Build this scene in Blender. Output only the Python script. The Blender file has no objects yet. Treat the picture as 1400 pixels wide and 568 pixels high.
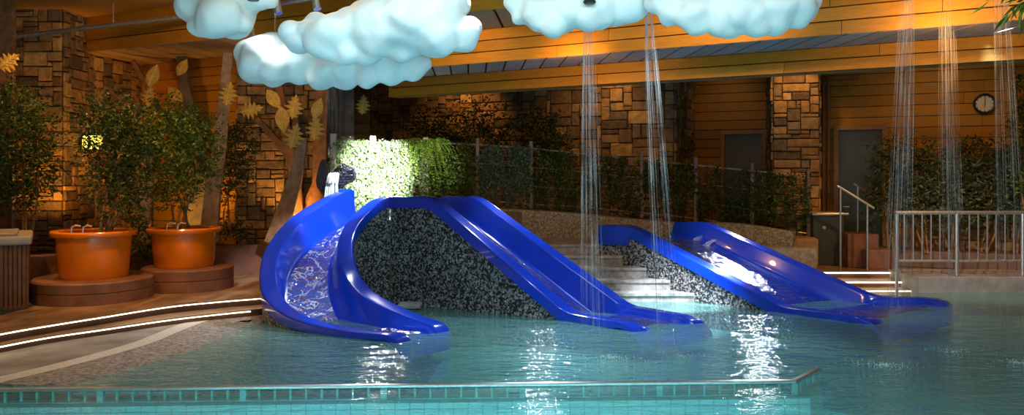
import bpy, bmesh, math, random
import numpy as np
from mathutils import Vector, Matrix, noise
random.seed(7)
R = random.Random(11)
S = bpy.context.scene
C = S.collection
F, HZ, CH = 1100.0, 235.0, 1.8

def P(px, py, d):                       # a point seen at a pixel, at distance d
    return Vector(((px-700)/F*d, d, CH+(HZ-py)/F*d))
def PZ(px, py, z):                      # the same on a level plane
    d = (CH-z)*F/(py-HZ)
    return Vector(((px-700)/F*d, d, z))
def PX(px, d): return (px-700)/F*d

# ------------------------------------------------------------------ materials
def nodes(name):
    m = bpy.data.materials.new(name); m.use_nodes = True
    nt = m.node_tree; b = nt.nodes['Principled BSDF']
    return m, nt, b
def link(nt, a, b): nt.links.new(a, b)
def N(nt, t, **kw):
    n = nt.nodes.new(t)
    for k, v in kw.items(): setattr(n, k, v)
    return n
def mixc(nt, fac, a, b, mode='MIX'):
    n = N(nt, 'ShaderNodeMix', data_type='RGBA', blend_type=mode)
    for s, v in ((0, fac), (6, a), (7, b)):
        if hasattr(v, 'links') or hasattr(v, 'is_linked'): link(nt, v, n.inputs[s])
        elif s == 0: n.inputs[0].default_value = v
        else: n.inputs[s].default_value = (*v, 1)
    return n.outputs[2]
def objco(nt, scale=(1,1,1), rot=(0,0,0)):
    t = N(nt, 'ShaderNodeTexCoord'); mp = N(nt, 'ShaderNodeMapping')
    mp.inputs['Scale'].default_value = scale; mp.inputs['Rotation'].default_value = rot
    link(nt, t.outputs['Object'], mp.inputs['Vector']); return mp.outputs[0]
def noi(nt, co, scale, detail=3, rough=.5, dist=0):
    n = N(nt, 'ShaderNodeTexNoise'); n.inputs['Scale'].default_value = scale
    n.inputs['Detail'].default_value = detail; n.inputs['Roughness'].default_value = rough
    n.inputs['Distortion'].default_value = dist
    if co is not None: link(nt, co, n.inputs['Vector'])
    return n.outputs['Fac']
def bump(nt, b, h, strength=.3, dist=.02):
    n = N(nt, 'ShaderNodeBump'); n.inputs['Strength'].default_value = strength
    n.inputs['Distance'].default_value = dist
    link(nt, h, n.inputs['Height']); link(nt, n.outputs[0], b.inputs['Normal']); return n
def ramp(nt, fac, stops, interp='LINEAR'):
    n = N(nt, 'ShaderNodeValToRGB'); cr = n.color_ramp; cr.interpolation = interp
    while len(cr.elements) < len(stops): cr.elements.new(.5)
    for e, (p, c) in zip(cr.elements, stops): e.position = p; e.color = (*c, 1)
    link(nt, fac, n.inputs[0]); return n.outputs[0]
def simple(name, col, rough=.5, metal=0, var=.25, nscale=6, bmp=.15, spec=.5, coat=0, bscale=None, two=None, trans=0):
    m, nt, b = nodes(name)
    co = objco(nt)
    nz = noi(nt, co, nscale, 4)
    dark = two or tuple(c*(1-var) for c in col); lite = tuple(min(1, c*(1+var)) for c in col) if not two else col
    link(nt, ramp(nt, nz, [(.3, dark), (.7, lite)]), b.inputs['Base Color'])
    b.inputs['Roughness'].default_value = rough; b.inputs['Metallic'].default_value = metal
    b.inputs['Specular IOR Level'].default_value = spec; b.inputs['Coat Weight'].default_value = coat
    if bmp: bump(nt, b, noi(nt, co, bscale or nscale*5, 3), bmp, .01)
    if trans: b.inputs['Subsurface Weight'].default_value = trans
    return m
def attrmat(name, rough=.7, nscale=14, bmp=.5, namt=.5, bdist=.02, spec=.3, stretch=(1,1,1)):
    m, nt, b = nodes(name)
    a = N(nt, 'ShaderNodeAttribute'); a.attribute_name = 'Col'
    co = objco(nt, stretch)
    nz = noi(nt, co, nscale, 5, .6)
    g = ramp(nt, nz, [(.25, (1-namt,)*3), (.75, (1+namt*.4,)*3)])
    link(nt, mixc(nt, 1.0, a.outputs['Color'], g, 'MULTIPLY'), b.inputs['Base Color'])
    b.inputs['Roughness'].default_value = rough; b.inputs['Specular IOR Level'].default_value = spec
    bump(nt, b, noi(nt, co, nscale*2, 4, .6), bmp, bdist)
    return m
def leafmat(name, rough=.5):
    m, nt, b = nodes(name)
    a = N(nt, 'ShaderNodeAttribute'); a.attribute_name = 'Col'
    link(nt, a.outputs['Color'], b.inputs['Base Color'])
    b.inputs['Roughness'].default_value = rough
    tr = N(nt, 'ShaderNodeBsdfTranslucent'); link(nt, a.outputs['Color'], tr.inputs['Color'])
    mx = N(nt, 'ShaderNodeMixShader'); mx.inputs[0].default_value = .3
    link(nt, b.outputs[0], mx.inputs[1]); link(nt, tr.outputs[0], mx.inputs[2])
    link(nt, mx.outputs[0], nt.nodes['Material Output'].inputs['Surface'])
    return m
def mosaic(name, cell, cols, rough=.35):
    """small irregular chips, each with a colour of its own"""
    m, nt, b = nodes(name)
    t = N(nt, 'ShaderNodeTexCoord'); v = N(nt, 'ShaderNodeTexVoronoi'); v.inputs['Scale'].default_value = 1/cell
    link(nt, t.outputs['Object'], v.inputs['Vector'])
    sp = N(nt, 'ShaderNodeSeparateColor'); link(nt, v.outputs['Color'], sp.inputs[0])
    link(nt, ramp(nt, sp.outputs[0], cols, 'CONSTANT'), b.inputs['Base Color'])
    b.inputs['Roughness'].default_value = rough
    return m
def emit(name, col, s):
    m, nt, b = nodes(name)
    b.inputs['Base Color'].default_value = (*col, 1)
    b.inputs['Emission Color'].default_value = (*col, 1); b.inputs['Emission Strength'].default_value = s
    return m

M = {}
M['stone'] = attrmat('stone_masonry', .8, 9, .9, .5, .03)
M['siding'] = attrmat('lap_siding', .5, 5, .25, .25, .01, .4, (1, 1, 8))
M['ceiling'] = simple('plaster_ceiling', (.45,.22,.04), .8, var=.1, nscale=1.5)
M['slat'] = attrmat('soffit_slats', .6, 5, .2, .2, .01)
M['deck'] = attrmat('wet_stone_deck', .32, 3, .5, .6, .02, .6)
M['slate'] = simple('grey_slate_floor', (.22,.22,.23), .5, var=.5, nscale=2.2, bmp=.6, bscale=9)
M['band'] = simple('pale_mosaic_band', (.62,.60,.57), .5, var=.15, nscale=30)
M['pebble'] = mosaic('pebble_beach', .03, [(0,(.32,.30,.28)),(.35,(.22,.21,.2)),(.65,(.42,.39,.36)),(.85,(.14,.13,.13))], .45)
M['mosaic'] = mosaic('speckled_mosaic', .021, [(0,(.24,.25,.27)),(.34,(.010,.011,.018)),(.74,(.05,.05,.06)),(.88,(.46,.48,.50))], .45)
M['mosaic_warm'] = mosaic('speckled_sand_mosaic', .022, [(0,(.34,.31,.27)),(.35,(.17,.15,.13)),(.65,(.25,.22,.19)),(.88,(.46,.43,.38))], .6)
M['step'] = simple('grey_step_stone', (.36,.36,.36), .7, var=.35, nscale=12, bmp=.5)
M['blue'] = simple('blue_gelcoat', (.006,.052,.66), .16, var=.12, nscale=2, bmp=.02, spec=.5, coat=.7)
M['orange'] = simple('orange_glazed_tub', (.85,.20,.004), .22, var=.1, nscale=3, bmp=.04, coat=.5)
M['plinth'] = simple('brown_plinth_paint', (.20,.085,.05), .6, var=.3, nscale=5)
M['soil'] = simple('dark_soil', (.03,.02,.013), .95, nscale=20, bmp=.8)
M['trunk'] = simple('pale_board_wood', (.34,.22,.14), .75, var=.4, nscale=9, bmp=.4)
M['trunk_dark'] = simple('brown_board_wood', (.24,.11,.045), .75, var=.4, nscale=9, bmp=.4)
M['trunk_grey'] = simple('grey_ribbed_bark', (.10,.08,.075), .8, var=.5, nscale=5, bmp=.8)
M['bark'] = simple('shrub_bark', (.32,.17,.06), .8, var=.4, nscale=25, bmp=.5)
M['goldleaf'] = simple('painted_gold_leaf', (.62,.37,.06), .5, var=.25, nscale=14, bmp=.2)
M['vein'] = simple('leaf_vein_paint', (.75,.50,.13), .5, bmp=0)
M['leaf'] = leafmat('foliage')
M['steel'] = simple('brushed_steel', (.78,.78,.80), .34, .9, var=.08, nscale=30, bmp=.05)
M['dullsteel'] = simple('galvanised_pipe', (.42,.42,.44), .4, .8, var=.15, nscale=20)
M['brownpipe'] = simple('brown_painted_pipe', (.24,.12,.05), .4, 0, var=.2)
M['litpost'] = simple('lit_post_paint', (.55,.42,.38), .5, var=.2)  # lighter copy for the spotlit left posts, brightness put into the colour
M['dimpost'] = simple('shaded_post_paint', (.22,.15,.15), .6, var=.2)  # darker copy for the posts out of the spotlight
M['netting'] = simple('black_netting', (.10,.10,.14), .4, var=.3)
M['black'] = simple('black_plastic', (.012,.012,.012), .4, var=.2)
M['doorgrey'] = simple('dark_grey_door', (.05,.06,.065), .35, var=.15)
M['frame'] = simple('brown_door_frame', (.32,.16,.045), .5, var=.2)
M['clockface'] = simple('clock_dial', (.75,.7,.62), .5, var=.05, bmp=0)
M['cloud'] = None
M['lid'] = simple('grey_spa_lid', (.36,.30,.28), .5, var=.1)
M['cab'] = simple('spa_cabinet_wood', (.15,.055,.018), .65, var=.3, nscale=10)
M['led'] = emit('led_warm', (1,.78,.5), 6)
M['lamp'] = emit('lamp_glass', (1,.86,.7), 9)
M['yellow'] = emit('yellow_lamp_glass', (.9,.75,.12), 2.2)
M['pooltile'] = None

# clouds: pale foam, gently mottled
m, nt, b = nodes('painted_foam'); co = objco(nt)
link(nt, ramp(nt, noi(nt, co, 2.2, 3), [(.3, (.70,.76,.78)), (.7, (.86,.87,.85))]), b.inputs['Base Color'])
b.inputs['Roughness'].default_value = .7; bump(nt, b, noi(nt, co, 25, 4), .35, .01); M['cloud'] = m

# pool tile: teal squares with joints
m, nt, b = nodes('teal_pool_tile')
t = N(nt, 'ShaderNodeTexCoord'); 
wv = noi(nt, t.outputs['Object'], 5, 2)
bt = N(nt, 'ShaderNodeTexBrick'); bt.offset = 0; bt.inputs['Scale'].default_value = 1
bt.inputs['Brick Width'].default_value = .12; bt.inputs['Row Height'].default_value = .12
bt.inputs['Mortar Size'].default_value = .005; bt.inputs['Mortar Smooth'].default_value = .3
bt.inputs['Color1'].default_value = (.34,.66,.66,1); bt.inputs['Color2'].default_value = (.40,.72,.72,1)
bt.inputs['Mortar'].default_value = (.05,.16,.18,1)
link(nt, t.outputs['UV'], bt.inputs['Vector'])
link(nt, mixc(nt, .35, bt.outputs['Color'], ramp(nt, noi(nt, t.outputs['Object'], 1.3, 4), [(.3,(.30,.55,.55)),(.7,(.5,.78,.75))])), b.inputs['Base Color'])
b.inputs['Roughness'].default_value = .3; M['pooltile'] = m

M['basin'] = mosaic('pale_teal_mosaic', .03, [(0,(.36,.62,.60)),(.3,(.28,.54,.54)),(.6,(.44,.70,.68)),(.85,(.22,.46,.47))], .4)
# pool water
def watermat(name, tint, wave, strength, dist, foam=None, milky=None):
    m = bpy.data.materials.new(name); m.use_nodes = True; nt = m.node_tree; nt.nodes.remove(nt.nodes['Principled BSDF'])
    out = nt.nodes['Material Output']
    co = objco(nt, wave)
    n1 = noi(nt, co, 1.0, 3, .55, .6)
    n2 = noi(nt, objco(nt, tuple(w*2.7 for w in wave), (0,0,.5)), 1.0, 3, .6, .3)
    ad = N(nt, 'ShaderNodeMath', operation='MULTIPLY_ADD'); ad.inputs[1].default_value = .35
    link(nt, n2, ad.inputs[0]); link(nt, n1, ad.inputs[2])
    bp = N(nt, 'ShaderNodeBump'); bp.inputs['Strength'].default_value = strength; bp.inputs['Distance'].default_value = dist
    link(nt, ad.outputs[0], bp.inputs['Height'])
    fr = N(nt, 'ShaderNodeFresnel'); fr.inputs['IOR'].default_value = 1.33; link(nt, bp.outputs[0], fr.inputs['Normal'])
    tr = N(nt, 'ShaderNodeBsdfTransparent'); tr.inputs['Color'].default_value = (*tint, 1)
    gl = N(nt, 'ShaderNodeBsdfGlossy'); gl.inputs['Roughness'].default_value = .04; link(nt, bp.outputs[0], gl.inputs['Normal'])
    mx = N(nt, 'ShaderNodeMixShader'); link(nt, fr.outputs[0], mx.inputs[0]); link(nt, tr.outputs[0], mx.inputs[1]); link(nt, gl.outputs[0], mx.inputs[2])
    last = mx.outputs[0]
    if milky:
        dm = N(nt, 'ShaderNodeBsdfDiffuse'); dm.inputs['Color'].default_value = (*milky[1], 1)
        mm = N(nt, 'ShaderNodeMixShader'); mm.inputs[0].default_value = milky[0]
        link(nt, tr.outputs[0], mm.inputs[1]); link(nt, dm.outputs[0], mm.inputs[2]); link(nt, mm.outputs[0], mx.inputs[1])
    if foam:
        fs, mid, wd, fst, amt = foam
        fn = noi(nt, objco(nt, fst), fs, 4, .65, 1.2)
        fr_ = ramp(nt, fn, [(mid-wd, (0,0,0)), (mid, (amt,)*3), (mid+wd, (0,0,0)), (.70, (0,0,0)), (.78, (amt,)*3)])
        df = N(nt, 'ShaderNodeBsdfDiffuse'); df.inputs['Color'].default_value = (.8,.88,.95,1)
        m2 = N(nt, 'ShaderNodeMixShader'); link(nt, fr_, m2.inputs[0]); link(nt, last, m2.inputs[1]); link(nt, df.outputs[0], m2.inputs[2])
        last = m2.outputs[0]
    link(nt, last, out.inputs['Surface'])
    return m
M['water'] = watermat('pool_water', (.72,.93,.94), (2.6, 6.0, 1), 1.0, .03, None, (.42, (.24,.56,.57)))
M['slidewater'] = watermat('running_water', (.85,.93,1), (9, 9, 9), 1.0, .03, (2.2, .5, .026, (2,2,2), .9), (.75, (.06,.20,1.0)))  # strong blue put into the water to brighten the shaded bed below
M['runwater'] = watermat('shallow_running_water', (.88,.94,1), (7, 12, 7), .8, .02, (5, .5, .008, (1,2,1), .3), (.30, (.10,.20,.95)))  # some blue put into the water so the bed looks brighter
m = bpy.data.materials.new('falling_water'); m.use_nodes = True; nt = m.node_tree; nt.nodes.remove(nt.nodes['Principled BSDF'])
tr = N(nt, 'ShaderNodeBsdfTransparent'); df = N(nt, 'ShaderNodeBsdfDiffuse'); df.inputs['Color'].default_value = (.85,.85,.9,1)
tl = N(nt, 'ShaderNodeBsdfTranslucent'); tl.inputs['Color'].default_value = (.85,.85,.9,1)
a1 = N(nt, 'ShaderNodeMixShader'); link(nt, df.outputs[0], a1.inputs[1]); link(nt, tl.outputs[0], a1.inputs[2])
a2 = N(nt, 'ShaderNodeMixShader')
fn = noi(nt, objco(nt, (9,9,2.5)), 1.0, 3)
rp = ramp(nt, fn, [(.38,(.02,)*3),(.72,(.40,)*3)])
link(nt, rp, a2.inputs[0]); link(nt, tr.outputs[0], a2.inputs[1]); link(nt, a1.outputs[0], a2.inputs[2])
link(nt, a2.outputs[0], nt.nodes['Material Output'].inputs['Surface']); M['rain'] = m
m = simple('water_froth', (.75,.85,.86), .4, var=.05, bmp=0); M['froth'] = m

# ------------------------------------------------------------------ mesh helpers
class MB:
    def __init__(s): s.v = []; s.f = []; s.c = []
    def add(s, vs, fs, col=None):
        o = len(s.v); s.v += [tuple(v) for v in vs]
        for f in fs: s.f.append(tuple(i+o for i in f)); s.c.append(col or (1,1,1))
    def box(s, c, size, mat=None, col=None):
        hx, hy, hz = [x/2 for x in size]
        vs = [Vector((x, y, z)) for x in (-hx, hx) for y in (-hy, hy) for z in (-hz, hz)]
        if mat is not None: vs = [mat @ v for v in vs]
        vs = [v+Vector(c) for v in vs]
        s.add(vs, [(0,1,3,2),(4,6,7,5),(0,4,5,1),(2,3,7,6),(0,2,6,4),(1,5,7,3)], col)
    def prism(s, pts, z0, z1, col=None):       # pts: xy outline, z may be functions
        n = len(pts)
        a = [(p[0], p[1], z0(p) if callable(z0) else z0) for p in pts]
        b_ = [(p[0], p[1], z1(p) if callable(z1) else z1) for p in pts]
        s.add(a+b_, [tuple(range(n-1, -1, -1)), tuple(range(n, 2*n))]+[(i, (i+1) % n, n+(i+1) % n, n+i) for i in range(n)], col)
    def tube(s, pts, r, seg=8, col=None, caps=True):
        pts = [Vector(p) for p in pts]; rs = r if isinstance(r, (list, tuple)) else [r]*len(pts)
        rings = []
        for i, p in enumerate(pts):
            t = (pts[min(i+1, len(pts)-1)]-pts[max(i-1, 0)]).normalized()
            up = Vector((0,0,1)) if abs(t.z) < .9 else Vector((0,1,0))
            x = t.cross(up).normalized(); y = x.cross(t).normalized()
            rings.append([p+(x*math.cos(a)+y*math.sin(a))*rs[i] for a in [2*math.pi*k/seg for k in range(seg)]])
        vs = [v for rg in rings for v in rg]; fs = []
        for i in range(len(pts)-1):
            for k in range(seg):
                a = i*seg+k; b_ = i*seg+(k+1) % seg
                fs.append((a, b_, b_+seg, a+seg))
        if caps: fs += [tuple(range(seg-1, -1, -1)), tuple(range(len(vs)-seg, len(vs)))]
        s.add(vs, fs, col)
    def lathe(s, prof, c=(0,0,0), seg=32, col=None, sx=1, sy=1):
        vs = []; fs = []; c = Vector(c)
        for (r_, z) in prof:
            for k in range(seg):
                a = 2*math.pi*k/seg; vs.append(c+Vector((r_*sx*math.cos(a), r_*sy*math.sin(a), z)))
        for i in range(len(prof)-1):
            for k in range(seg):
                a = i*seg+k; b_ = i*seg+(k+1) % seg
                fs.append((a, b_, b_+seg, a+seg))
        if prof[0][0] > 1e-4: fs.append(tuple(range(seg-1, -1, -1)))
        if prof[-1][0] > 1e-4: fs.append(tuple(range(len(vs)-seg, len(vs))))
        s.add(vs, fs, col)
    def build(s, name, mat, parent=None, smooth=False, bev=0, loc=None, kind=None, weld=False):
        me = bpy.data.meshes.new(name); me.from_pydata([tuple(v) for v in s.v], [], s.f); me.update()
        if any(c != (1,1,1) for c in s.c):
            at = me.color_attributes.new('Col', 'FLOAT_COLOR', 'CORNER')
            ls = np.empty(len(me.polygons), dtype=np.int32); me.polygons.foreach_get('loop_total', ls)
            cc = np.repeat(np.array([(*c, 1) for c in s.c], dtype=np.float32), ls, axis=0)
            at.data.foreach_set('color', cc.ravel())
        o = bpy.data.objects.new(name, me); C.objects.link(o); me.materials.append(mat)
        if loc is not None:                       # shift the origin, keep the place
            me.transform(Matrix.Translation(-Vector(loc))); o.location = loc
        if parent is not None:
            o.parent = parent
            if loc is not None: o.location = Vector(loc)-parent.location
            else: me.transform(Matrix.Translation(-parent.location))
        if smooth:
            me.polygons.foreach_set('use_smooth', [True]*len(me.polygons))
            if smooth != 'full':
                me.set_sharp_from_angle(angle=math.radians(28))
        if bev:
            md = o.modifiers.new('b', 'BEVEL'); md.width = bev; md.segments = 2; md.limit_method = 'ANGLE'; md.angle_limit = math.radians(50)
        if kind: o['kind'] = kind
        return o
def tag(o, label, cat, group=None, kind=None):
    o['label'] = label; o['category'] = cat
    if group: o['group'] = group
    if kind: o['kind'] = kind
    return o
def empty(name, loc, label, cat, group=None, kind=None):
    o = bpy.data.objects.new(name, None); C.objects.link(o); o.location = loc; o.empty_display_size = .1
    return tag(o, label, cat, group, kind)
def cmul(c, k): return tuple(max(0, x*k) for x in c)
def bez(pts, n):                                   # smooth resample (Catmull-Rom) by arc length
    pts = [Vector(p) for p in pts]; ex = [pts[0]*2-pts[1]]+pts+[pts[-1]*2-pts[-2]]; out = []
    for i in range(1, len(ex)-2):
        p0, p1, p2, p3 = ex[i-1:i+3]
        for k in range(20):
            t = k/20
            out.append(.5*((2*p1)+(p2-p0)*t+(2*p0-5*p1+4*p2-p3)*t*t+(3*p1-p0-3*p2+p3)*t**3))
    out.append(pts[-1])
    return resamp(out, n)
def resamp(pts, n):
    pts = [Vector(p) for p in pts]
    L = [0]
    for a, b_ in zip(pts, pts[1:]): L.append(L[-1]+(b_-a).length)
    res = []; j = 0
    for k in range(n):
        t = L[-1]*k/(n-1)
        while j < len(L)-2 and L[j+1] < t: j += 1
        f = (t-L[j])/max(1e-9, L[j+1]-L[j]); res.append(pts[j].lerp(pts[j+1], min(1, max(0, f))))
    return res

# ------------------------------------------------------------------ masonry and siding
STONE = [(.46,.27,.10), (.36,.20,.085), (.26,.155,.08), (.52,.32,.13), (.30,.20,.12), (.42,.24,.11), (.20,.13,.08)]
def stone_face(mb, a, b_, z0, z1, seed, u=.075):
    rr = random.Random(seed)
    a = Vector((a[0], a[1], 0)); b_ = Vector((b_[0], b_[1], 0)); L = (b_-a).length; d = (b_-a)/L
    nrm = Vector((d.y, -d.x, 0))
    nx, nz = max(1, round(L/u)), max(1, round((z1-z0)/u)); ux, uz = L/nx, (z1-z0)/nz
    occ = [[0]*nx for _ in range(nz)]
    def pt(x, z, o): return a+d*x+nrm*o+Vector((0,0,z0+z))
    mb.add([pt(0,0,0), pt(L,0,0), pt(L,z1-z0,0), pt(0,z1-z0,0)], [(0,1,2,3)], (.035,.025,.018))
    for j in range(nz):
        for i in range(nx):
            if occ[j][i]: continue
            w, h = rr.choice([(4,2),(3,2),(5,2),(2,1),(3,1),(4,1),(2,3),(5,3),(3,3),(2,2),(6,2)])
            w = min(w, nx-i); h = min(h, nz-j)
            k = 0
            while k < w and not occ[j][i+k]: k += 1
            w = k
            if nx-(i+w) == 1 and not occ[j][i+w]: w += 1
            while h > 1 and any(occ[j+q][i+p] for q in range(h) for p in range(w)): h -= 1
            for q in range(h):
                for p in range(w): occ[j+q][i+p] = 1
            g = .007; x0, x1, y0, y1 = i*ux+g, (i+w)*ux-g, j*uz+g, (j+h)*uz-g
            j_ = lambda: rr.uniform(-.006, .006)
            o1 = rr.uniform(.02, .055); e = .014
            base = [pt(x0+j_(), y0+j_(), 0), pt(x1+j_(), y0+j_(), 0), pt(x1+j_(), y1+j_(), 0), pt(x0+j_(), y1+j_(), 0)]
            mid = [v+nrm*(o1-.012) for v in base]
            top = [pt(x0+e, y0+e, o1+j_()), pt(x1-e, y0+e, o1+j_()), pt(x1-e, y1-e, o1+j_()), pt(x0+e, y1-e, o1+j_())]
            col = cmul(rr.choice(STONE), rr.uniform(.7, 1.15))
            mb.add(base+mid+top, [(8,9,10,11)]+[(k, (k+1) % 4, 4+(k+1) % 4, 4+k) for k in range(4)]+[(4+k, 4+(k+1) % 4, 8+(k+1) % 4, 8+k) for k in range(4)], col)
def siding_face(mb, a, b_, z0, z1, bh=.19, seed=0, base=(.46,.20,.015), joints=True, back=.06):
    rr = random.Random(seed)
    a = Vector((a[0], a[1], 0)); b_ = Vector((b_[0], b_[1], 0)); L = (b_-a).length; d = (b_-a)/L; nrm = Vector((d.y, -d.x, 0))
    mb.add([a+Vector((0,0,z0))-nrm*back, b_+Vector((0,0,z0))-nrm*back, b_+Vector((0,0,z1))-nrm*back, a+Vector((0,0,z1))-nrm*back], [(0,1,2,3)], cmul(base, .25))
    n = max(1, round((z1-z0)/bh)); bh = (z1-z0)/n
    for k in range(n):
        x = 0
        while x < L-1e-3:
            w = min(L-x, rr.uniform(2.4, 3.6)) if joints else L
            if L-x-w < .5: w = L-x
            p0, p1 = a+d*(x+.003), a+d*(x+w-.003)
            zb, zt = z0+k*bh+.006, z0+(k+1)*bh-.006
            vs = [p0+Vector((0,0,zb))+nrm*.014, p1+Vector((0,0,zb))+nrm*.014, p1+Vector((0,0,zt)), p0+Vector((0,0,zt))]
            bk = [v-nrm*.03 for v in vs]
            mb.add(vs+bk, [(0,1,2,3),(1,0,4,5),(3,2,6,7),(0,3,7,4),(2,1,5,6)], cmul(base, rr.uniform(.86, 1.1)))
            x += w
DIR = Vector((.865, -.5, 0)).normalized()

# the room ---------------------------------------------------------------
DK = .2
def struct(mb, name, mat, **k): return mb.build(name, mat, kind='structure', **k)
# left: stone pier and stone wall, siding bay, stone pier
mb = MB()
pa, pb = P(20, 0, 12.2), P(86, 0, 12.2)
stone_face(mb, pa, pb, .3, 4.3, 1); stone_face(mb, pb, (pb.x, 13.3), .3, 4.3, 2); stone_face(mb, (pa.x, 13.3), pa, .3, 4.3, 3)
stone_face(mb, (pb.x, 13.05), (-6.62, 13.95), .3, 3.75, 4); stone_face(mb, (-6.62, 13.95), (-6.62, 14.8), .3, 3.75, 41)
struct(mb, 'wall_left_stone', M['stone'])
mb = MB(); siding_face(mb, (-11, 11.2), (-7.35, 13.1), .2, 4.3, seed=3, base=(.20,.09,.04)); struct(mb, 'wall_left', M['siding'])
mb = MB(); siding_face(mb, (-7.3, 14.72), (-4.3, 13.1), .2, 3.72, seed=4); struct(mb, 'wall_left_bay', M['siding'])
mb = MB()
stone_face(mb, (-4.42, 12.95), (-3.12, 12.95), .2, 4.0, 5); stone_face(mb, (-3.12, 12.95), (-3.12, 14.2), .2, 4.0, 6)
stone_face(mb, (-4.5, 13.5), (-4.42, 12.95), .2, 4.0, 7)
struct(mb, 'wall_pier_left', M['stone'])
mb = MB(); siding_face(mb, (-4.6, 14.6), (-2.55, 14.4), .2, 4.2, seed=7, base=(.22,.11,.04)); struct(mb, 'wall_middle', M['siding'])
# middle stone wall and its return
mb = MB()
stone_face(mb, (-4.3, 17.8), (2.92, 14.5), .2, 4.2, 8, .085); stone_face(mb, (2.92, 14.5), (3.95, 17.4), .2, 4.2, 9, .085)
struct(mb, 'wall_middle_stone', M['stone'])
# recess with door, right pier, right wall
mb = MB(); siding_face(mb, (3.3, 17.3), (6.2, 16.0), .2, 4.2, seed=9, base=(.34,.15,.015)); struct(mb, 'wall_recess', M['siding'])
mb = MB(); stone_face(mb, (4.68, 14.42), (5.44, 14.25), .2, 4.2, 10); stone_face(mb, (5.44, 14.25), (5.6, 15.4), .2, 4.2, 12); stone_face(mb, (4.9, 15.4), (4.68, 14.42), .2, 4.2, 11)
struct(mb, 'wall_pier_right', M['stone'])
WA, WD = Vector((5.6, 15.25, 0)), Vector((.9, -.43, 0)).normalized()
mb = MB(); siding_face(mb, WA-WD*.1, WA+WD*9, .2, 4.2, .2, seed=12, base=(.46,.20,.012)); struct(mb, 'wall_right', M['siding'])

# stepped ceiling: every band runs along the same direction
L1 = Vector((-.43, 9.54, 0)); D1 = Vector((6.87, -3.56, 0)).normalized()
L2 = Vector((-.49, 10.8, 0)); L3 = Vector((-.54, 11.8, 0))
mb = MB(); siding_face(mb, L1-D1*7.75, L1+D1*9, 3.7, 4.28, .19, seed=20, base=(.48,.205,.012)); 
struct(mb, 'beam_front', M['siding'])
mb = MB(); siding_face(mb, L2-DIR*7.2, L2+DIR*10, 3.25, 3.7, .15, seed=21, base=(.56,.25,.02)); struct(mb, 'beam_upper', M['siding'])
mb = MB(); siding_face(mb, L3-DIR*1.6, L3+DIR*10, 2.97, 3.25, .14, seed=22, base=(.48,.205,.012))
e0 = L3-DIR*1.6; nb = Vector((.5, .865, 0))
siding_face(mb, e0+nb*.25, e0, 2.97, 3.25, .14, seed=5, base=(.4,.2,.05))
a0, a1 = e0, L3+DIR*10
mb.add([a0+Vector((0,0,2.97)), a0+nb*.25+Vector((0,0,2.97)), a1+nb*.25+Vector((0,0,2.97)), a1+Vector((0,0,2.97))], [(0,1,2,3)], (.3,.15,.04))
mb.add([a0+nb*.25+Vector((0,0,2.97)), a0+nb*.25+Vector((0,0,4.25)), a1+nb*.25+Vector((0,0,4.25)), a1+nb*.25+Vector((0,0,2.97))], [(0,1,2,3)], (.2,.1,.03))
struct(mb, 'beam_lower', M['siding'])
def slats(mb, A0, A1, B0, B1, z, n, col, th=.03):
    rr = random.Random(n)
    for k in range(n):
        t0, t1 = k/n+.0012, (k+1)/n-.0012
        q = [A0.lerp(A1, t0), A0.lerp(A1, t1), B0.lerp(B1, t1), B0.lerp(B1, t0)]
        lo = [Vector((p.x, p.y, z)) for p in q]; hi = [Vector((p.x, p.y, z+th)) for p in q]
        mb.add(lo+hi, [(0,1,2,3),(4,5,6,7),(0,1,5,4),(1,2,6,5),(2,3,7,6),(3,0,4,7)], cmul(col, rr.uniform(.9, 1.1)))
mb = MB(); slats(mb, L2-DIR*2.5+Vector((0,0,0)), L2+DIR*10, L3-DIR*2.5, L3+DIR*10, 3.25, 42, (.34,.27,.27)); struct(mb, 'ceiling_soffit_slats', M['slat'])
mb = MB(); slats(mb, L1-D1*7.75, L1+D1*9, L2-DIR*7.4, L2+DIR*9, 3.70, 44, (.36,.23,.13)); struct(mb, 'ceiling_soffit', M['slat'])
mb = MB()
f0, f1 = L1-D1*7.7, L1+D1*9
mb.add([(-14,2,4.26), (-14,14,4.26), (f0.x-3,f0.y+1.5,4.26), (f0.x,f0.y,4.26), (f1.x,f1.y,4.26), (9,2,4.26)], [(0,1,2,3,4,5)])
mb.add([(-14,2,4.5), (-14,14,4.5), (f0.x-3,f0.y+1.5,4.5), (f0.x,f0.y,4.5), (f1.x,f1.y,4.5), (9,2,4.5)], [(0,1,2,3,4,5)])
struct(mb, 'ceiling', M['ceiling'])
mb = MB(); mb.add([(-12,12,4.18), (-12,20,4.18), (16,20,4.18), (16,2,4.18), (L2.x+9,L2.y-5,4.18), (L2.x-7,L2.y+4,4.18)], [(0,1,2,3,4,5)])
struct(mb, 'ceiling_rear', M['ceiling'])

# deck and its lit steps ---------------------------------------------------
st1 = [PZ(px, py, .2) for px, py in ((-260,505),(0,455),(70,443),(140,432),(230,418),(300,411),(362,406),(440,399),(520,394))]
st2 = [PZ(px, py, .1) for px, py in ((-260,524),(0,472),(70,459),(140,449),(230,436),(300,428),(362,422),(440,415),(520,409))]
st1 = bez(st1, 40); st2 = bez(st2, 40)
def strip(mb, A, B, za, zb, col=None):
    vs = [(p.x, p.y, za) for p in A]+[(p.x, p.y, zb) for p in B]; n = len(A)
    mb.add(vs, [(i, i+1, n+i+1, n+i) for i in range(n-1)], col)
mb = MB()
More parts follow.
